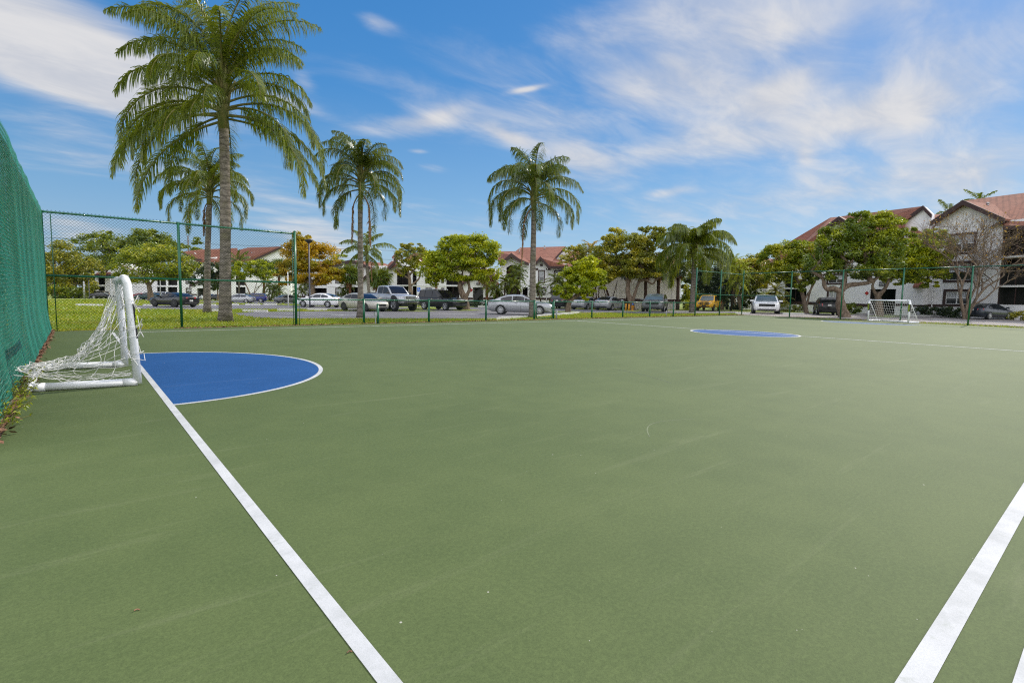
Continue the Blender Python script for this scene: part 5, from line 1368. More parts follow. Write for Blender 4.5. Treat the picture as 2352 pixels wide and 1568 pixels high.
# centre: stair gable, arched gable, bay with small gable, red roofs
F = Facade('apartment_building', 'white building with red shingle roofs, stair opening and arched balcony in the centre', 1056, 73.5, 1322, 71.5)
H = [F.window(1236, 606, 1251.5, 646.5, panes=1) if False else None]
H = [F.porch(1163, 609, 1195.7, 650, mull=1, rail_=False), F.porch(1163, 655, 1195.7, 685, mull=1, rail_=False),
     F.window(1236, 619.9, 1251.5, 650.2, panes=1), F.window(1234.5, 658.5, 1253, 677, panes=1, bars=True), F.window(1271.8, 620.8, 1293.3, 650, panes=2), F.window(1264.8, 658.5, 1278, 677, panes=1, bars=True),
     F.porch(1200, 660, 1212, 685, mull=0, rail_=False)]
F.face(1149, 604.5, 1322, 690, H)
F.gable([(1150, 608), (1150, 603.2), (1174.6, 583.2), (1194, 595.5), (1213, 608)], .03, .5)
F.gable([(1229.8, 608), (1229.8, 603), (1241.4, 591), (1260.5, 608)], .04, .5)
# arch head and pilasters
for k in range(8):
    xa, xb = 1163+k*4.1, 1163+(k+1)*4.1; ya = 615-7.5*math.sin(PI*(k)/8); yb = 615-7.5*math.sin(PI*(k+1)/8)
    F.wall.prism([F.hit(xa, 606, .03), F.hit(xb, 606, .03), F.hit(xb, yb, .03), F.hit(xa, ya, .03)], -F.n*.25)
b_ = MB(); u0, z0, u1, z1 = F.rc(1164, 620, 1172, 633, -1.2); F.bx(b_, u0, z0, u1, z1, -1.35, -1.3); b_.build('balcony_door', 'palm_boot', F.o)
F.roof([(1147.5, 605, .7), (1174.6, 582, .7), (1178, 577, -7), (1140, 577, -7)]); F.roof([(1174.6, 582, .7), (1193.5, 596, .7), (1214.5, 605, .8), (1222, 590, -7), (1178, 577, -7)])
F.barge((1148.5, 604.5, .8), (1174.6, 582, .8), .45); F.barge((1174.6, 582, .8), (1193.5, 595.5, .8), .45); F.barge((1193.5, 595.5, .8), (1214.5, 604.5, .8), .35)
F.roof([(1227, 605, .6), (1241.4, 589.5, .6), (1244, 588, -4), (1230, 597, -4)]); F.roof([(1241.4, 589.5, .6), (1262, 611.8, .9), (1318, 613, .9), (1322, 590, -5), (1290, 589, -5), (1246, 589, -5)])
F.barge((1228.5, 605.5, .7), (1241.4, 589.5, .7), .4); F.barge((1241.4, 589.5, .7), (1261.5, 611.5, .95), .4); F.barge((1261.5, 611.8, 1.0), (1318, 613, 1.0), .28)
F.roof([(1140, 590, -3), (1150, 577.5, -6.5), (1184, 577, -6.5), (1194.7, 568.7, -8), (1299.5, 565.8, -8), (1276, 592.5, -2), (1205, 605, -1), (1150, 605, -.5)])
F.gable([(1277, 592), (1299, 567), (1306, 575), (1306, 600), (1277, 600)], -2.4, .4); F.barge((1275, 592.5, -2.2), (1299.5, 565.8, -2.2), .3)
F.roof([(1299.5, 578, -6), (1335, 576, -6), (1340, 600, -1), (1300, 600, -1)])
vent(F, 1193, 578, -5); vent(F, 1251, 571, -6.5)
F.band(1229, 616, 1236, 620.5, .05); F.band(1254, 616, 1264.5, 620.3, .05); F.band(1149, 683.4, 1322, 688.2); F.slab(1149, 652, 1230, 654, 0, .05)
b_ = MB(); u0, z0, u1, z1 = F.rc(1240.4, 606, 1246.6, 611, .05); F.bx(b_, u0, z0, u1, z1, .04, .09); b_.build('gable_vent', 'brown_trim', F.o)
b_ = MB(); b_.tube([F.hit(1258, 617, .9), F.hit(1255.5, 622, .2), F.hit(1255.5, 690, .1)], .05, 6); b_.build('downpipe', 'white_frame', F.o)
# stair tower
n = 1.6
def stair(F, pts, hole, n, peak, le, re, sgn, riser=True):
    """gabled stair front standing proud of the wall, with a dark opening and stair flight"""
    x0, y0, x1, y1 = hole
    L_, Rr = [q_ for q_ in pts if q_[0] <= (x0+x1)/2], [q_ for q_ in pts if q_[0] > (x0+x1)/2]
    F.gable(pts[:2]+[(x0, pts[1][1]), (x0, pts[0][1])] if False else [(pts[0][0], 692), pts[0], (x0, pts[0][1]), (x0, 692)], n, n)
    F.gable([(x1, 692), (x1, pts[-1][1]), pts[-1], (pts[-1][0], 692)], n, n)
    F.gable([pts[0], peak, pts[-1], (x1, pts[-1][1]), (x1, y0), (x0, y0), (x0, pts[0][1])], n, n)
stair(F, [(1064.5, 648), (1134.5, 648)], (1086, 660, 1110.2, 690), n, (1104, 619), None, None, None)
b_ = MB(); u0, z0, u1, z1 = F.rc(1086, 660, 1110.2, 692, 0); b_.face([F.p(u0, z0, .1), F.p(u1, z0, .1), F.p(u1, z1, .1), F.p(u0, z1, .1)]); b_.build('stairwell', 'gray_wall', F.o, fix=False)
b_ = MB(); ns = 12
for k in range(ns):
    a, c = u0+(u1-u0)*k/ns, u0+(u1-u0)*(k+1)/ns; z = z0+.25+(z1-z0)*.93*(k+1)/ns
    F.bx(b_, a, max(z0, z-.9-(u1-u0)*.12), c, z, .25, 1.2)
b_.build('stair_flight', 'black_metal', F.o)
F.roof([(1059, 652, 2.0), (1104, 617, 2.0), (1104, 615, -1), (1064, 640, -1)]); F.roof([(1104, 617, 2.0), (1137, 651, 2.0), (1147, 654, 1.2), (1147, 650, .1), (1120, 632, .1), (1108, 616, 0)])
F.barge((1060, 651.5, 2.05), (1104, 617, 2.05), .4); F.barge((1104, 617, 2.05), (1137, 652, 2.05), .4)
F.sign(1093.7, 649.8, 1102, 654.2, n+.05); 
b_ = MB(); c = F.hit(1081.5, 666, n+.02); q_ = .28
b_.prism([c+F.t*q_, c+UP*q_, c-F.t*q_, c-UP*q_], F.n*.03); b_.build('fire_sign', 'sign_red', F.o)
F.band(1064.5, 683, 1086, 688, n); F.band(1110.2, 683, 1134.5, 688, n)
F.done()
# blank wall end block
F = Facade('apartment_building', 'large blank beige wall with brown base behind the twisted olive tree', 1312, 70, 1563.8, 69.5)
F.face(1312, 612, 1563.8, 690, (), .3)
for x in (1384, 1417, 1450, 1482, 1513, 1544): 
    u, z = F.sz(x, 640, .3); b_ = MB(); F.bx(b_, u-.012, F.gz, u+.012, F.sz(x, 612.5, .3)[1], .29, .305); b_.build('wall_joint', 'brown_trim', F.o)
F.band(1312, 685.5, 1563.8, 691.5, .3)
F.roof([(1300, 614, .9), (1570, 613, .9), (1560, 590, -5), (1310, 588, -5)]); F.barge((1300, 614, 1.0), (1570, 613, 1.0), .3)
F.done('beige_stucco')

# white building with balcony seen between trees, right of the corner
F = Facade('apartment_building', 'white building with a black balcony railing seen between the trees right of the corner', 1688, 82, 1795, 80)
H = [F.porch(1738, 642, 1763, 663.5, mull=0, rail_=False, mat='gray_wall'), F.porch(1763.6, 672, 1782, 690, mull=0, rail_=False, dp=2.5), F.porch(1704, 672, 1715, 690, mull=0, rail_=False)]
F.face(1690, 612, 1793, 690, H)
b_ = MB(); u0, z0, u1, z1 = F.rc(1735, 647, 1764, 664, .8)
for k in range(22): m_ = u0+(u1-u0)*k/21; F.bx(b_, m_-.018, z0, m_+.018, z1, .78, .82)
F.bx(b_, u0, z1, u1, z1+.07, .75, .85); b_.build('balcony_railing', 'black_metal', F.o)
F.slab(1733, 664, 1785, 671.5, 0, .9); F.sign(1750, 665.6, 1760, 669.3, .95, 1)
F.roof([(1684, 614, .8), (1798, 613, .8), (1790, 594, -5), (1695, 595, -5)])
F.done()

# right building
F = Facade('apartment_building', 'big white three storey building with brown shingle gables at the right edge', 1788, 72, 2372, 46.2)
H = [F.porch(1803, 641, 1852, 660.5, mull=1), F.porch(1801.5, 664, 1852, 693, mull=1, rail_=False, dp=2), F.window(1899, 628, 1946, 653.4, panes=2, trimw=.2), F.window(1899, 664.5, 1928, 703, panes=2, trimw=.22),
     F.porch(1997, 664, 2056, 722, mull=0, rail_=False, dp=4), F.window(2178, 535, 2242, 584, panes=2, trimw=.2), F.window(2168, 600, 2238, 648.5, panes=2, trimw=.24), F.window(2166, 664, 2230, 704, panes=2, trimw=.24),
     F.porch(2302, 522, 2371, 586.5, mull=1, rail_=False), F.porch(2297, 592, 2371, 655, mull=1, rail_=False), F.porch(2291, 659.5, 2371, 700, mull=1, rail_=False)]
F.face(1790, 560, 2371, 720, [h for h in H if h[3] < F.sz(2080, 560)[1]+3], 0, 10) if False else None
# lower part to the eave on the left, full height on the right
def split(F, x0, y0, x1, y1, H):
    u0, u1 = F.sz(x0, (y0+y1)/2)[0], F.sz(x1, (y0+y1)/2)[0]
    F.face(x0, y0, x1, y1, [h for h in H if u0-.1 <= (h[0]+h[2])/2 <= u1+.1])
split(F, 1790, 600, 1975, 705, H); split(F, 1975.3, 575, 2145, 712, H); split(F, 2145.4, 512, 2371, 722, H)
F.gable([(2141, 520), (2141, 509), (2213.7, 462.5), (2304, 503), (2304, 520)], .03, 4)
F.gable([(1880, 601), (1880, 534), (1928.7, 499.5), (1960, 516), (1976, 601)], -.5, .5)
F.gable([(2079, 576), (2079, 503), (2121.4, 475), (2139, 492), (2139, 576)], -1.0, .5)
F.roof([(1772, 580, 1), (1907.3, 499.7, -4), (1935, 497, -4), (1880, 536, .8), (1880, 600, .8), (1790, 602, 1.0)])
F.roof([(1928.7, 497.6, .6), (1880, 533, .7), (1880, 531, -3), (1926, 497.4, -4)]); F.roof([(1928.7, 497.6, .6), (1955.5, 513, .7), (1990, 520, -3), (1932, 497, -4)])
F.roof([(1926, 497.6, -4), (2121.4, 473.3, -1.2), (2080, 504, -.4), (2076, 576, .6), (1975, 576, .6), (1960, 520, -1)])
F.roof([(2121.4, 473.3, -.7), (2119, 473.6, -8), (2142, 491, -8), (2141, 493, -.7)])
F.barge((1880, 533.5, .8), (1928.7, 497.6, .8), .4); F.barge((1928.7, 497.6, .8), (1956, 513.5, .8), .4); F.barge((2079, 504, -.8), (2121.4, 473.3, -.8), .35); F.barge((2121.4, 473.3, -.6), (2141, 493, -.6), .35)
F.roof([(2094, 521, -1), (2124, 495.5, -6), (2165, 491, -6), (2150, 512, .5), (2120, 560, .8), (2076, 577, .8)])
F.groof((2139, 510), (2213.7, 460.7), (2309, 502.5), .75, 9)
F.roof([(2218, 460.2, -6), (2400, 437, -6), (2400, 519, .9), (2309, 520, .9), (2290, 497, -1)])
F.barge((2306, 520, 1.0), (2400, 519, 1.0), .3)
F.trim.prism([F.hit(2290, 512, .05), F.hit(2308, 503, .9), F.hit(2308, 512, .9), F.hit(2270, 524, .05)], F.n*.1)
for y in (589, 657): F.slab(2297, y-2.2, 2371, y+2.4, 0, .12)
F.band(1790, 692.6, 1898, 699, 0, .04); F.band(1930, 697, 1996, 704, 0, .04); F.band(2057, 698, 2166, 704, 0, .04); F.slab(1800, 661, 1853, 663.8, 0, .1)
F.sign(2019, 647, 2032.5, 657, .06, 3)
b_ = MB(); c = F.hit(1991, 673, .03); q_ = .24; b_.prism([c+F.t*q_, c+UP*q_, c-F.t*q_, c-UP*q_], F.n*.03); b_.build('fire_sign', 'sign_red', F.o)
F.roof([(2096, 657.5, .1), (2098, 657.5, 1.6), (2129, 655, 1.6), (2129, 655, .1), (2112, 642, .1), (2105, 643, .1)])
F.gable([(2096, 700), (2097, 658), (2120, 657), (2119, 700)], .8, .8)
b_ = MB(); b_.tube([F.hit(2105, 640, .12), F.hit(2143, 655, .12), F.hit(2140, 706, .12)], .05, 6); b_.build('downpipe', 'white_frame', F.o)
vent(F, 2245, 496, -2.5) if False else None
vent(F, 2268, 476, -2.2); vent(F, 2158-0, 541-0, 0) if False else None
F.done()

# ------------------------------------------------------------------ lamp posts, poles, signs, hydrant
def lamp(label, px, depth, ytop, r=.07, head=True, mat='slate_metal'):
    b0 = atd(px, depth); tp = pt(px, ytop, depth); t = thing('street_lamp', label, 'lamp post', b0)
    b = MB(); b.tube([b0-UP*.1, b0+UP*.6, (b0.x, b0.y, tp.z-.25)], [r*1.25, r, r*.85], 10); b.build('pole', mat, t, True)
    if head:
        b = MB(); b.lathe([(.10, -.30), (.16, -.28), (.36, -.06), (.38, 0), (.30, .05), (.02, .10)], (b0.x, b0.y, tp.z), 14); b.build('lamp_head', 'black_metal', t, True)
        b = MB(); b.lathe([(.09, -.27), (.30, -.075), (.02, -.07)], (b0.x, b0.y, tp.z-.012), 14); b.build('lens', 'lamp_lens', t, True)
    return t
lamp('slate blue street lamp pole beside the orange tree', 711, 50.5, 553)
lamp('slim grey lamp pole among the cars left of the black coupe', 369, 88, 636, .09, True, 'gray_metal')
lamp('thin lamp pole behind the tan sport utility at far left', 256, 112, 632, .09, True, 'gray_metal')
lamp('dark thin lamp pole at the far left lawn', 234-30+2, 118, 640, .08, True)
def poleobj(name, label, px, y0, y1, depth, r, mat, cat):
    b0, tp = pt(px, y1, depth), pt(px, y0, depth); t = thing(name, label, cat, (b0.x, b0.y, zg(b0.y)))
    b = MB(); b.tube([(b0.x, b0.y, zg(b0.y)-.1), (b0.x, b0.y, tp.z)], [r*1.2, r*.8], 8); o = b.build('pole', mat, t, True)
    return t, b0, tp
def util(label, px, ytop, depth):
    t, b0, tp = poleobj('utility_pole', label, px, ytop, 690, depth, .26, 'wood_pole', 'utility pole')
    b = MB()
    for dz, w in ((-1.9, 1.5), (-5.2, 1.3)): b.obox(Vector((b0.x, b0.y, tp.z+dz)), RT, FWD, UP, (-w, -.08, -.07), (w, .08, .07))
    for s_ in (-1, 1): b.tube([Vector((b0.x, b0.y, tp.z-.4)), Vector((b0.x, b0.y, tp.z+.5))+RT*s_*.8], .06, 5)
    b.build('crossarm', 'wood_pole', t); return tp
u1 = util('tall utility pole rising beyond the left red roof', 437, 543, 190); u2 = util('utility pole standing beyond the trees right of the weeping queen palm', 1743, 577, 190)
t = thing('power_line', 'thin power lines strung across the sky behind the roofs', 'wires', (u1+u2)/2)
for k, (dz, s_) in enumerate(((-1.8, -1.2), (-1.8, 1.2), (-5.1, -1.0), (-5.1, 1.0))):
    b = MB(); a, c = u1+UP*dz+RT*s_, u2+UP*dz+RT*s_; a = a+(a-c)*.25; c = c+(c-a)*.25
    b.tube([a.lerp(c, j/24)-UP*(math.sin(PI*j/24)*1.5) for j in range(25)], .035, 4, False); b.build('wire', 'black_metal', t, fix=False)
poleobj('marker_post', 'slim white post behind the tall fence, just left of its end post', 663-.5, 624, 705, 46, .045, 'pipe_white', 'post')
poleobj('marker_post', 'pale post beside the small far left palm trunk', 195-1, 646, 683, 122, .16, 'gray_metal', 'post')
t, b0, tp = poleobj('parking_sign', 'blue accessible parking sign between the silver pickup and black sport utility', 962, 662, 700, 60, .03, 'black_metal', 'sign')
b = MB(); b.obox(Vector((b0.x, b0.y, tp.z-.15)), RT, FWD, UP, (-.18, -.05, -.24), (.18, -.03, .24)); sg_ = b.build('sign_panel', 'sign_blue', t)
b = MB(); c = Vector((b0.x, b0.y, tp.z-.15))-FWD*.055
b.tube([c+RT*(.085*math.cos(a*.5))+UP*(-.07+.085*math.sin(a*.5)) for a in range(-3, 9)], .016, 4); b.tube([c+UP*.13-RT*.02, c+UP*.0-RT*.015, c+RT*.06, c+RT*.10-UP*.11], .016, 4); b.ball(c+UP*.165-RT*.02, .028, 8); b.build('wheelchair_symbol', 'sign_white', sg_, fix=False)
b = MB(); b.obox(Vector((b0.x, b0.y, tp.z-.52)), RT, FWD, UP, (-.14, -.05, -.08), (.14, -.03, .08)); b.build('small_panel', 'print_white', t)
t, b0, tp = poleobj('bollard', 'yellow bollard right of the rear view silver sedans', 1437.5, 697, 712, 57, .085, 'hydrant_yellow', 'bollard')
# hydrant leaning beside its bollard
h0 = atd(1451, 57); t = thing('fire_hydrant', 'yellow fire hydrant with blue cap beside the twisted olive tree', 'fire hydrant', h0)
b = MB(); b.lathe([(.17, 0), (.17, .06), (.11, .08), (.11, .52), (.145, .54), (.145, .60), (.11, .62)], h0, 12)
for s_ in (-1, 1): b.tube([h0+UP*.44, h0+UP*.44+RT*.19*s_], .06, 8)
b.tube([h0+UP*.38, h0+UP*.38-FWD*.20], .075, 8); b.build('body', 'hydrant_yellow', t, True)
b = MB(); b.lathe([(.125, .62), (.12, .70), (.08, .78), (.03, .81), (.03, .86)], h0, 12); b.build('cap', 'hydrant_blue', t, True)
t, b0, tp = poleobj('bollard', 'slanting yellow bollard touching the fire hydrant', 1444.5, 698, 712.5, 56.5, .10, 'hydrant_yellow', 'bollard')

# ------------------------------------------------------------------ cars
SPEC = {
 'sedan': dict(L=4.8, w=.91, H=1.45, R=.335, wb=(-1.42, 1.40), belt=.97, st=[(-2.40, .42, .78, .70), (-2.33, .30, 1.00, .80), (-2.05, .22, 1.055, .88), (-1.5, .2, 1.04, .91), (-.6, .19, 1.0, .91), (.5, .19, .97, .91), (1.05, .19, .96, .905),
       (1.6, .2, .91, .89), (2.05, .22, .83, .84), (2.30, .26, .73, .74), (2.40, .36, .62, .60)], cab=(-1.95, -.95, .20, 1.10), wr=.60, panes=((-1.42, -.62), (-.55, .28), (.34, .92)), hl=(2.12, .60, .68, .20, .20, .065), tl=(-2.28, .62, .88, .12, .22, .075), gr=(2.38, .42, .52, .10), pl=.86),
 'coupe': dict(L=4.75, w=.94, H=1.34, R=.36, wb=(-1.40, 1.42), belt=.92, st=[(-2.38, .45, .80, .76), (-2.34, .30, 1.0, .84), (-2.1, .22, 1.02, .90), (-1.4, .2, 1.0, .95), (-.5, .19, .93, .91), (.5, .19, .91, .91), (1.0, .19, .91, .92), (1.6, .2, .88, .94), (2.1, .22, .80, .88), (2.33, .26, .72, .78), (2.38, .34, .62, .66)],
       cab=(-1.75, -.75, .05, .98), wr=.56, panes=((-1.15, -.42), (-.36, .78)), hl=(2.16, .64, .66, .16, .18, .05), tl=(-2.31, .55, .86, .08, .26, .05), gr=(2.36, .6, .5, .09), pl=.62),
 'suv': dict(L=4.8, w=.96, H=1.74, R=.39, wb=(-1.42, 1.45), belt=1.10, st=[(-2.38, .48, 1.02, .84), (-2.35, .34, 1.16, .89), (-2.0, .26, 1.15, .94), (-1.2, .25, 1.13, .96), (-.3, .25, 1.11, .96), (.6, .25, 1.09, .96), (1.15, .25, 1.08, .95), (1.7, .26, 1.05, .94), (2.15, .28, .99, .90), (2.34, .32, .93, .84), (2.40, .40, .86, .78)],
       cab=(-2.30, -1.98, .12, 1.15), wr=.70, panes=((-2.02, -1.28), (-1.20, -.30), (-.22, .92)), hl=(2.22, .68, .84, .18, .20, .075), tl=(-2.30, .72, 1.0, .14, .16, .12), gr=(2.40, .55, .80, .12), pl=.98),
 'bigsuv': dict(L=5.05, w=.99, H=1.90, R=.40, wb=(-1.45, 1.48), belt=1.16, st=[(-2.50, .5, 1.06, .90), (-2.47, .38, 1.2, .95), (-2.0, .3, 1.2, .98), (-1.2, .28, 1.19, .99), (-.3, .28, 1.18, .99), (.6, .28, 1.16, .99), (1.2, .28, 1.14, .985), (1.8, .3, 1.11, .97), (2.3, .32, 1.05, .95), (2.47, .4, 1.0, .92), (2.50, .46, .95, .90)],
       cab=(-2.44, -2.22, .22, 1.10), wr=.76, panes=((-2.2, -1.45), (-1.36, -.42), (-.34, .86)), hl=(2.42, .74, .92, .12, .18, .075), tl=(-2.44, .82, 1.1, .1, .10, .2), gr=(2.51, .56, .90, .11), pl=.8),
 'pickup': dict(L=5.85, w=1.0, H=1.92, R=.43, wb=(-1.75, 1.90), belt=1.22, st=[(-2.92, .5, 1.20, .95), (-2.88, .42, 1.25, .99), (-2.0, .4, 1.25, 1.0), (-.9, .38, 1.25, 1.0), (-.2, .38, 1.24, 1.0), (.6, .38, 1.22, 1.0), (1.3, .38, 1.20, 1.0), (1.9, .4, 1.18, .99), (2.6, .42, 1.13, .96), (2.86, .48, 1.06, .92), (2.92, .55, .98, .88)],
       cab=(-.85, -.70, .68, 1.42), wr=.78, panes=((-.62, .12), (.20, 1.16)), hl=(2.80, .74, .93, .14, .18, .12), tl=(-2.86, .92, 1.02, .08, .07, .17), gr=(2.92, .54, .92, .17), pl=.72),
}
def lerp_st(st, x, i):
    for a, c in zip(st, st[1:]):
        if a[0] <= x <= c[0]: return a[i]+(c[i]-a[i])*(x-a[0])/(c[0]-a[0])
    return st[0][i] if x < st[0][0] else st[-1][i]
def car(label, typ, paint_, px, py, ang, sc=1.0, cat='car', name='parked_car', glass='car_glass', rim='rim_silver', group=None, lift=0.0, plate=True, hood=None, spokes=7, pos=None, chrome=False, tyre=1.0, rack=False, sx=1.0, sy=1.0):
    S = SPEC[typ]; st = S['st']; w = S['w']
    p = at(px, py) if pos is None else pos
    t = thing(name, label, cat, p, -CY+R(ang), group); t.scale = (sc*sx, sc*sy, sc)
    def bd(mb, nm, mat, par=t, smooth=False, bevel=0, fix=True): return mb.build(nm, mat, par, smooth, True, bevel, fix)
    lz = lift
    # lower body
    b = MB(); prev = None; n = 0
    for (x, zb, zt, hw) in st:
        sec = [(0, zb), (hw*.80, zb), (hw*.95, zb+.07), (hw*.99, zb+.35*(zt-zb)), (hw, zb+.60*(zt-zb)), (hw*.975, zt-.10), (hw*.90, zt-.015), (hw*.55, zt+.022), (0, zt+.035)]
        full = [(y, z) for y, z in sec]+[(-y, z) for y, z in sec[-2:0:-1]]
        n = len(full); i0 = len(b.v)
        b.v += [(x, y, z+lz) for y, z in full]
        if prev is not None:
            for k in range(n): b.f.append((prev+k, prev+(k+1) % n, i0+(k+1) % n, i0+k)); b.mi.append(0)
        else: b.f.append(tuple(range(i0, i0+n))); b.mi.append(0)
        prev = i0
    b.f.append(tuple(range(prev, prev+n))[::-1]); b.mi.append(0)
    body = bd(b, 'body', paint_, smooth=True)
    # cabin
    x0, r0, r1, x1 = S['cab']; H = S['H']; wr = S['wr']
    prof = [(x0, lerp_st(st, x0, 2)), (x0+(r0-x0)*.5, 0), (r0, H-.035), (r0+(r1-r0)*.35, H), (r0+(r1-r0)*.75, H-.004), (r1, H-.05), (r1+(x1-r1)*.5, 0), (x1, lerp_st(st, x1, 2))]
    prof[1] = (prof[1][0], (prof[0][1]+prof[2][1])/2+.045); prof[6] = (prof[6][0], (prof[5][1]+prof[7][1])/2+.035)
    def ztop(x):
        for a, c in zip(prof, prof[1:]):
            if a[0] <= x <= c[0]: return a[1]+(c[1]-a[1])*(x-a[0])/max(1e-6, c[0]-a[0])
        return prof[-1][1]
    def hwid(x, z):
        zb = lerp_st(st, x, 2); f = min(1, max(0, (z-zb)/(H-zb))); wl = lerp_st(st, x, 3)*.93
        return wl+(wr-wl)*f-.06*f*f*0
    b = MB(); rows = []
    for x, z in prof:
        hw = hwid(x, z); zb = lerp_st(st, x, 2)-.03; wl = lerp_st(st, x, 3)*.93; i0 = len(b.v)
        for y, zz in ((wl, zb), (hw, z-.03), (hw*.82, z), (0, z+.018), (-hw*.82, z), (-hw, z-.03), (-wl, zb)): b.v.append((x, y, max(zz, zb)+lz))
        rows.append(i0)
    for a, c in zip(rows, rows[1:]):
        for k in range(6): b.f.append((a+k, a+k+1, c+k+1, c+k)); b.mi.append(0)
    bd(b, 'cabin', paint_, smooth=False)
    # glass
    for sg in (1, -1):
        for (xa, xb) in S['panes']:
            b = MB(); lo, hi = [], []
            for k in range(7):
                x = xa+(xb-xa)*k/6; zb = lerp_st(st, x, 2)+.02; zt = ztop(x)-.10
                if zt < zb+.01: zt = zb+.01
                lo.append((x, sg*(hwid(x, zb)+.008), zb+lz)); hi.append((x, sg*(hwid(x, zt)+.008+.012), zt+lz))
            b.face((lo+hi[::-1])[::sg]); bd(b, 'side_window', glass, fix=False)
    for nm, xa, xb in (('windshield', r1, x1), ('rear_window', r0, x0)):
        if typ in ('pickup',) and nm == 'rear_window': xa, xb = r0, x0
        b = MB(); g_ = []
        dx = .012 if xb > xa else -.012
        for k in range(5):
            f = .07+.86*k/4; x = xa+(xb-xa)*f
            if nm == 'rear_window' and typ in ('suv', 'bigsuv', 'pickup') : 
                if f > .9: x = xa+(xb-xa)*.86
            z = ztop(x); hw = hwid(x, z)*.86
            g_.append([(x+dx, hw*q_, z+.014+.018*(1-q_*q_)+lz) for q_ in (-1, -.5, 0, .5, 1)])
        for k in range(4):
            for j in range(4): b.face([g_[k][j], g_[k][j+1], g_[k+1][j+1], g_[k+1][j]])
        bd(b, nm, 'clear_glass' if nm == 'windshield' and glass == 'car_glass' else glass, smooth=True)
    # wheels
    Rw = S['R']*tyre; zc = Rw
    for wx in S['wb']:
        for sg in (1, -1):
            ww = lerp_st(st, wx, 3)
            b = MB(); pts = []
            for k in range(15):
                a = R(-25+230*k/14); z = zc+lz*.75+math.sin(a)*Rw*1.14
                pts.append((wx+math.cos(a)*Rw*1.14, sg*(ww+.004), max(z, lerp_st(st, wx, 1)+lz)))
            b.face(pts[::sg]); bd(b, 'wheel_arch', 'car_black', body, fix=False)
            b = MB(); yo = sg*(ww+.012); yi = sg*(ww-.215)
            b.lathe([(Rw*.60, yi), (Rw*.96, yi), (Rw, yi+sg*.03), (Rw, yo-sg*.03), (Rw*.955, yo-sg*.004), (Rw*.66, yo), (Rw*.62, yo-sg*.035)], (wx, 0, zc), 20, 'y')
            wo_ = bd(b, 'wheel', 'tyre', smooth=False)
            b = MB(); b.lathe([(Rw*.66, yo-sg*.03), (Rw*.66, yo+sg*.004), (Rw*.60, yo+sg*.006), (Rw*.58, yo-sg*.02)], (wx, 0, zc), 20, 'y')
            for k in range(spokes):
                a = 2*PI*k/spokes; ca, sa = math.cos(a), math.sin(a)
                b.prism([(wx+ca*Rw*.12-sa*Rw*.09, yo+sg*.006, zc+sa*Rw*.12+ca*Rw*.09), (wx+ca*Rw*.12+sa*Rw*.09, yo+sg*.006, zc+sa*Rw*.12-ca*Rw*.09), (wx+ca*Rw*.6+sa*Rw*.055, yo, zc+sa*Rw*.6-ca*Rw*.055), (wx+ca*Rw*.6-sa*Rw*.055, yo, zc+sa*Rw*.6+ca*Rw*.055)], (0, -sg*.02, 0))
            b.lathe([(Rw*.14, yo-sg*.02), (Rw*.13, yo+sg*.01), (.01, yo+sg*.012)], (wx, 0, zc), 10, 'y')
            bd(b, 'rim', rim, wo_)
    # lamps, grille, plate, bumper, mirrors
    hx, hy, hz, l_, wd, ht = S['hl']
    for sg in (1, -1):
        b = MB(); b.prism([(hx+.12, sg*(hy-wd), hz-ht+lz), (hx+.16, sg*(hy-wd), hz+ht*.8+lz), (hx-.02, sg*(hy+wd*.75), hz+ht+.02+lz), (hx-.06, sg*(hy+wd*.9), hz-ht*.6+lz)], (.035, sg*.03, .012))
        bd(b, 'headlight', 'lamp_clear', bevel=.012)
        tx, ty, tz, l2, wd2, ht2 = S['tl']
        b = MB(); b.prism([(tx-.09, sg*(ty-wd2), tz-ht2+lz), (tx-.07, sg*(ty-wd2), tz+ht2+lz), (tx+.10, sg*(ty+wd2*.9), tz+ht2+.03+lz), (tx+.09, sg*(ty+wd2*.9), tz-ht2*.7+lz)], (-.03, sg*.03, .008))
        bd(b, 'tail_light', 'lamp_red', bevel=.012)
        mx = S['cab'][3]-.22; mz = lerp_st(st, mx, 2)+.08; mw = lerp_st(st, mx, 3)
        b = MB(); b.box((mx-.05, sg*(mw-.06) if sg > 0 else -mw-.20, mz-.06+lz), (mx+.08, mw+.20 if sg > 0 else -(mw-.06), mz+.09+lz)); bd(b, 'mirror', 'car_black' if typ in ('pickup', 'bigsuv') else paint_, bevel=.03)
    gx, gy, gz, gh = S['gr']
    b = MB(); b.box((gx-.12, -gy, gz-gh+lz), (gx+.022, gy, gz+gh+lz)); go = bd(b, 'grille', 'car_black' if not chrome else 'chrome', bevel=.02)
    if chrome:
        b = MB()
        for k in range(3): b.box((gx-.05, -gy*.92, gz-gh*.8+k*gh*.56+lz), (gx+.03, gy*.92, gz-gh*.8+k*gh*.56+gh*.38+lz))
        bd(b, 'grille_slot', 'car_black', go)
    b = MB(); zb = st[-2][1]; b.box((gx-.16, -gy*1.15, zb+.02+lz), (gx+.016, gy*1.15, zb+.13+lz)); bd(b, 'air_intake', 'car_black', bevel=.02)
    rx = st[0][0]
    b = MB(); b.box((rx-.02, -.62, st[1][1]+.02+lz), (rx+.2, .62, st[1][1]+.13+lz)); bd(b, 'rear_bumper_trim', 'car_black', bevel=.02)
    if plate:
        b = MB(); b.box((rx-.035, -.155, S['pl']-.08+lz), (rx+.05, .155, S['pl']+.08+lz)); bd(b, 'licence_plate', 'plate')
    b = MB()
    for sg in (1, -1):
        for xx in ([-.3, .62] if typ != 'coupe' else [.1]):
            zz = S['belt']-.12+lz; yy = sg*(lerp_st(st, xx, 3)+.0); b.box((xx-.10, min(yy, yy+sg*.025), zz-.015), (xx+.10, max(yy, yy+sg*.025), zz+.015))
    bd(b, 'door_handle', paint_ if not chrome else 'chrome')
    b = MB()
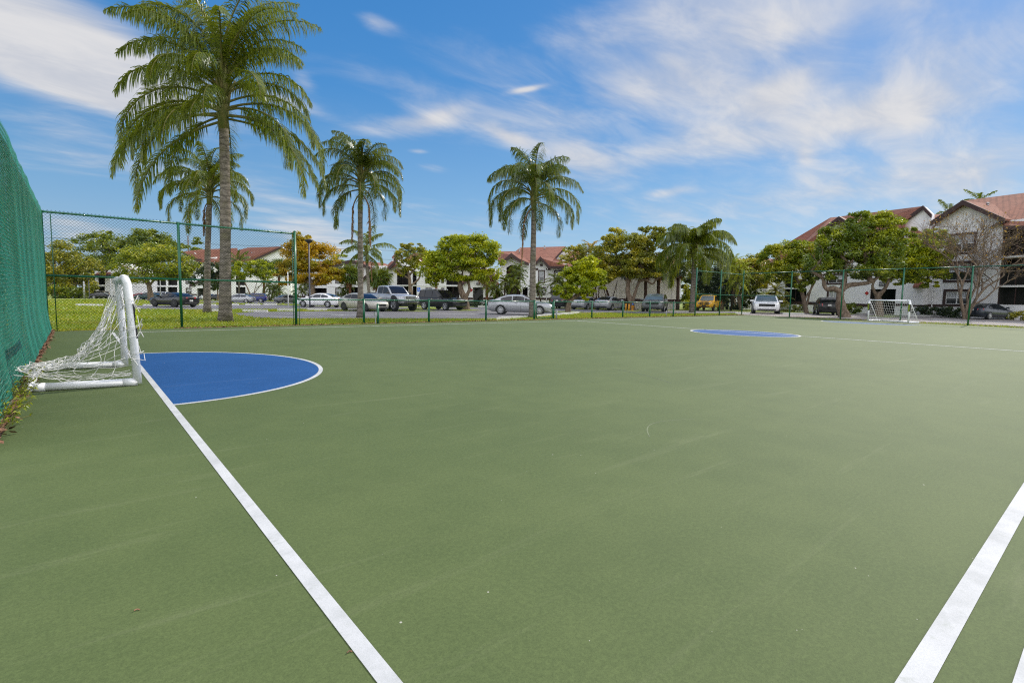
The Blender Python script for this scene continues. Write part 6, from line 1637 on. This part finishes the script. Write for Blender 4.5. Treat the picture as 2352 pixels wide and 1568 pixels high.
    for sg in (1, -1):
        for xx in ((1.02, .06, -.95) if typ not in ('coupe', 'pickup') else (.9, -.42)):
            hw = lerp_st(st, xx, 3); zb, zt = lerp_st(st, xx, 1)+.1, lerp_st(st, xx, 2)
            for z0, z1, a0, a1 in ((zb, zb+.6*(zt-zb), .985, 1.0), (zb+.6*(zt-zb), zt-.1, 1.0, .975)):
                ya, yb = sg*(hw*a0+.003), sg*(hw*a1+.003); b.face([(xx-.006, ya, z0+lz), (xx+.006, ya, z0+lz), (xx+.006, yb, z1+lz), (xx-.006, yb, z1+lz)])
    bd(b, 'door_gap', 'car_black', body, fix=False)
    if rack:
        b = MB()
        for sg in (1, -1): b.tube([(r0+.1, sg*wr*.86, H+.05+lz), (r1-.15, sg*wr*.86, H+.05+lz)], .022, 6)
        for sg in (1, -1):
            for x in (r0+.12, r1-.17): b.tube([(x, sg*wr*.86, H-.03+lz), (x, sg*wr*.86, H+.05+lz)], .02, 5)
        bd(b, 'roof_rack', 'chrome' if chrome else 'black_metal')
    if lift:
        b = MB(); b.box((-2.4, -.55, .42), (2.4, .55, .38+lz)); 
        for wx in S['wb']: b.tube([(wx, -.85, zc), (wx, .85, zc)], .07, 8)
        bd(b, 'chassis', 'car_black')
    if typ == 'pickup':
        b = MB(); b.box((-2.84, -.80, 1.27+lz), (-.95, .80, 1.305+lz)); bd(b, 'bed_cover', 'car_black', bevel=.02)
    return t
# the row along the fence, left to right
car('black two door coupe seen from behind, parked on the tarmac left of the slim palm', 'coupe', 'paint_black', 400, 704.6, 157, .95, glass='tinted_glass', rim='rim_dark', cat='car')
car('pale silver sedan glinting in the sun, parked sideways right of the tallest palm trunk', 'sedan', 'paint_silver', 549, 696.0, 186, .83)
car('blue sport utility half hidden behind the pale glinting sedan', 'suv', 'paint_blue', 582, 694.5, 196, .80, cat='sport utility')
car('dark grey sedan with red tail lamps behind the tall fence end post', 'sedan', 'paint_grey', 664, 696.4, 52, .80)
car('white sedan facing left beside the street lamp pole', 'sedan', 'paint_white', 735, 705.4, 168, .97)
car('pale gold sedan with dark wheels parked behind the palm with dead fronds', 'sedan', 'paint_gold', 835, 714.0, -38, 1.0, glass='tinted_glass', rim='rim_dark', spokes=9)
car('lifted silver crew cab pickup truck with huge black tyres', 'pickup', 'paint_silver', 898, 713.2, -44, .99, cat='pickup truck', name='pickup_truck', glass='tinted_glass', lift=.22, chrome=True, tyre=1.28, spokes=8)
car('black large sport utility with roof rails left of the round green tree trunk', 'bigsuv', 'paint_black', 1015, 711.6, -40, 1.0, cat='sport utility', glass='tinted_glass', chrome=True, rack=True, spokes=5)
car('grey green sedan partly behind the forked tree trunk', 'sedan', 'paint_slate', 1068, 702.5, 212, .84)
car('silver sedan parked side on behind the low fence, left of the gate palm', 'sedan', 'paint_silver', 1197, 722.2, -7, 1.02, glass='tinted_glass', spokes=10)
car('dark sport utility seen from behind, hidden by the leaning small tree', 'suv', 'paint_black', 1292, 708.5, 68, 1.0, cat='sport utility')
car('silver sedan seen from behind, right of the leaning small tree trunk', 'sedan', 'paint_silver', 1346, 710.4, 56, 1.03)
car('silver sedan seen from behind with red lamps, left of the yellow bollard', 'sedan', 'paint_silver', 1401, 711.8, 56, 1.06)
car('dark grey sport utility facing the court, in front of the blank wall', 'suv', 'paint_grey', 1504, 715.0, -112, 1.09, sy=1.1, cat='sport utility', plate=False)
ram = car('bright yellow pickup truck with dark bonnet stripes facing the court', 'pickup', 'paint_yellow', 1627, 713.6, -121, .98, cat='pickup truck', name='pickup_truck', tyre=.95, rim='rim_dark')
car('white sport utility facing the court behind the tall corner fence', 'suv', 'paint_white', 1757, 719.4, -113, 1.10, sy=1.2, cat='sport utility', plate=False)
car('black crossover with red tail lamps and white plate, left of the big spreading tree', 'suv', 'paint_black', 1896, 722.6, 66, 1.0, cat='sport utility')
car('dark navy sedan with red tail lamps behind the right end of the tall fence', 'sedan', 'paint_navy', 2268, 733.0, 20, 1.0)
# yellow pickup: bonnet stripes, plate
for y0, y1 in ((-.42, -.06), (.06, .42)):
    b = MB()
    for a, c in ((1.5, 1.9), (1.9, 2.3), (2.3, 2.72)):
        st = SPEC['pickup']['st']; za, zc = lerp_st(st, a, 2)+.042, lerp_st(st, c, 2)+.042
        b.face([(a, y0, za), (c, y0, zc), (c, y1, zc), (a, y1, za)])
    b.build('bonnet_stripe', 'stripe_dark', ram, False, True, fix=False)
b = MB(); b.box((2.93, -.54, .90), (2.96, .54, .945)); b.box((2.93, -.05, .75), (2.96, .05, 1.09)); b.build('grille_cross', 'paint_yellow', ram, False, True)
b = MB(); b.box((2.90, -.22, .56), (2.965, .22, .72)); b.build('front_plate', 'black_sign', ram, False, True)
# cars far off by the left building
car('far white sedan parked by the left building entrance', 'sedan', 'paint_white', 478, 689.2, 150, .98, pos=atd(478, 119))
car('far black sedan beside the white one at the left building entrance', 'sedan', 'paint_black', 498, 690.5, 150, .92, pos=atd(499, 113))
car('small black car at far left beside the small palm', 'suv', 'paint_black', 162, 682, -118, 1.0, pos=atd(162, 134), cat='car')
car('far tan sport utility behind the goal, left of the white gable house', 'bigsuv', 'paint_tan', 222, 683, 186, 1.0, pos=atd(224, 132), cat='sport utility')
car('far black sedan with a red lamp in front of the tan sport utility', 'sedan', 'paint_black', 234, 685, 20, 1.05, pos=atd(237, 124))
car('far red car seen just right of the near goal post', 'sedan', 'paint_red', 320, 684, 190, 1.0, pos=atd(322, 126))
car('far dark teal sedan left of the wide flat topped tree trunk', 'sedan', 'paint_green', 342, 688, 184, 1.05, pos=atd(342, 104))
car('far silver wagon behind the dark teal sedan', 'suv', 'paint_silver', 364, 686, 180, 1.0, pos=atd(364, 114), cat='car')
car('far white car mostly hidden behind the black coupe roof', 'sedan', 'paint_white', 392, 687, 184, 1.0, pos=atd(392, 112))

# ------------------------------------------------------------------ grass, dead leaves, weeds
def inpoly(x, y, poly):
    c = np.zeros(len(x), bool); n = len(poly)
    for i in range(n):
        (x0, y0), (x1, y1) = poly[i][:2], poly[(i+1) % n][:2]
        m_ = ((y0 > y) != (y1 > y)) & (x < (x1-x0)*(y-y0)/((y1-y0) if y1 != y0 else 1e-9)+x0); c ^= m_
    return c
rg = np.random.RandomState(8)
def zga(Y): return np.where(Y <= 20, 0, np.where(Y <= 75, -.0062*(Y-20), np.where(Y <= 200, -.341-.012*(Y-75), -1.841)))
def blades(n, xr, yr, h, w, court=False):
    x = rg.uniform(*xr, n); y = rg.uniform(*yr, n)
    ok = np.ones(n, bool)
    for lot in LOTS: ok &= ~inpoly(x, y, [(p.x, p.y) for p in lot])
    fy = 22.0+(x+.78)/47.2
    ok &= (y > fy-.25+rg.uniform(-.15, .25, n)) | (x > 44.0+(y-6.86)*.164) | (x < -.95)
    x, y = x[ok], y[ok]; m_ = len(x); z = zga(y)-.035
    hh = h*rg.uniform(.5, 1.35, m_); a = rg.uniform(0, 2*PI, m_); ww = w*rg.uniform(.6, 1.3, m_); lx, ly = rg.normal(0, .45, m_)*hh, rg.normal(0, .45, m_)*hh
    c, s_ = np.cos(a)*ww, np.sin(a)*ww
    return np.stack([np.stack([x-c, y-s_, z], 1), np.stack([x+c, y+s_, z], 1), np.stack([x+lx, y+ly, z+hh], 1)], 1).reshape(-1, 3)
V = [blades(60000, (-4, 47), (21.8, 27.5), .085, .022), blades(50000, (-6, 52), (26, 46), .10, .04), blades(26000, (-12, 22), (30, 75), .13, .06), blades(26000, (43.5, 60), (-2, 30), .10, .034), blades(9000, (-14, 60), (60, 120), .2, .12)]
tag(npmesh('grass', np.concatenate(V), 3, 'grass_blade'), 'bright green lawn grass between the court fence and the car park', 'grass', None, 'stuff')
# dead leaves blown against the fences
def litter(n, fx):
    out = []
    r_ = random.Random(n)
    for k in range(n):
        x, y, z = fx(r_); a = r_.uniform(0, 2*PI); s_ = r_.uniform(.025, .06); n1_ = Vector((math.cos(a), math.sin(a), r_.uniform(-.4, .5)))*s_; n2_ = Vector((-math.sin(a), math.cos(a), r_.uniform(-.4, .5)))*s_*.5
        c = Vector((x, y, z+.02)); out += [c-n1_, c+n2_, c+n1_, c-n2_]
    return out
o1 = litter(5200, lambda r_: ((lambda x: (x, 21.56+(x+.78)/47.2+abs(r_.gauss(0, .28))-.02, zg(22)+r_.uniform(-.02, .02)))(r_.uniform(2.6, 46))))
o2 = litter(2600, lambda r_: (-.60-abs(r_.gauss(0, .14))+(.12 if r_.random() < .12 else 0)*r_.random(), r_.uniform(6, 21.8), r_.uniform(-.01, .03)))
o3 = litter(1500, lambda r_: (lambda s_: (RA.lerp(RC, s_).x-.1+abs(r_.gauss(0, .35)), RA.lerp(RC, s_).y, 0))(r_.random()))
tag(npmesh('dead_leaves', np.array(o1+o2+o3), 4, 'dry_leaf'), 'brown dead leaves gathered along the foot of the fences', 'dead leaves', None, 'stuff')
b = MB(); b.face([(-1.6, -5, -.02), (-.58, -5, -.02), (-.58, 21.9, -.02), (-1.6, 21.9, -.02)]); 
plain('bare_soil', (0.15, 0.10, 0.07), 0.95, var=.4, scale=5)
tag(b.build('soil_strip', 'bare_soil'), kind='structure')
b = MB(); n_ = 60
for k in range(n_):
    x0, x1 = -.6+47*k/n_, -.6+47*(k+1)/n_
    w0, w1 = .42+.16*math.sin(k*1.3)+.1*math.sin(k*.37), .42+.16*math.sin((k+1)*1.3)+.1*math.sin((k+1)*.37)
    b.face([(x0, 21.5+(x0+.6)/47*.75, -.022), (x1, 21.5+(x1+.6)/47*.75, -.022), (x1, 21.5+(x1+.6)/47+w1, -.022), (x0, 21.5+(x0+.6)/47+w0, -.022)])
tag(b.build('soil_strip', 'bare_soil', fix=False), kind='structure')
# weeds growing through the slatted fence
r_ = random.Random(21)
def weed(label, y, n, sp, h):
    n = int(n*1.3)
    t = thing('weed', label, 'weed', (-.66, y, 0), 0, 'weeds at the foot of the slatted fence'); out = []; b = MB()
    for k in range(n):
        p = Vector((-.70+r_.uniform(-.06, .12), y+r_.gauss(0, sp), 0)); e = p+Vector((r_.uniform(0, .22), r_.uniform(-.15, .15), r_.uniform(.04, h)))
        b.tube([p, p.lerp(e, .5)+UP*.03, e], .004, 4, False)
        for j in range(5):
            c = p.lerp(e, r_.uniform(.3, 1)); d = Vector((r_.uniform(-.2, 1), r_.uniform(-1, 1), r_.uniform(-.3, .5))).normalized()*r_.uniform(.03, .065); sd = d.orthogonal().normalized()*.009
            m_ = c+d*.5+UP*.012; out += [c, m_+sd, c+d-UP*.01, m_-sd]
    b.build('stem', 'crown_shaft', t, fix=False); npmesh('foliage', np.array(out), 4, 'leaf_lime', t)
weed('yellow green weeds at the fence foot nearest the picture corner', 7.3, 26, .35, .22)
weed('weeds at the fence foot just before the goal corner', 8.6, 30, .4, .25)
weed('weeds behind the goal back bar at the fence foot', 10.4, 26, .45, .2)
# bits of debris on the court
def twig(x, y, lab):
    p = at(x, y); b = MB(); b.tube([p+UP*.006, p+Vector((.011, .005, .006)), p+Vector((.02, -.002, .003))], .003, 4); tag(b.build('twig', 'dry_leaf'), lab, 'twig')
twig(308, 1404, 'small brown twig lying on the green court at lower left')
twig(797, 1501, 'dark twig beside the white line at the bottom')
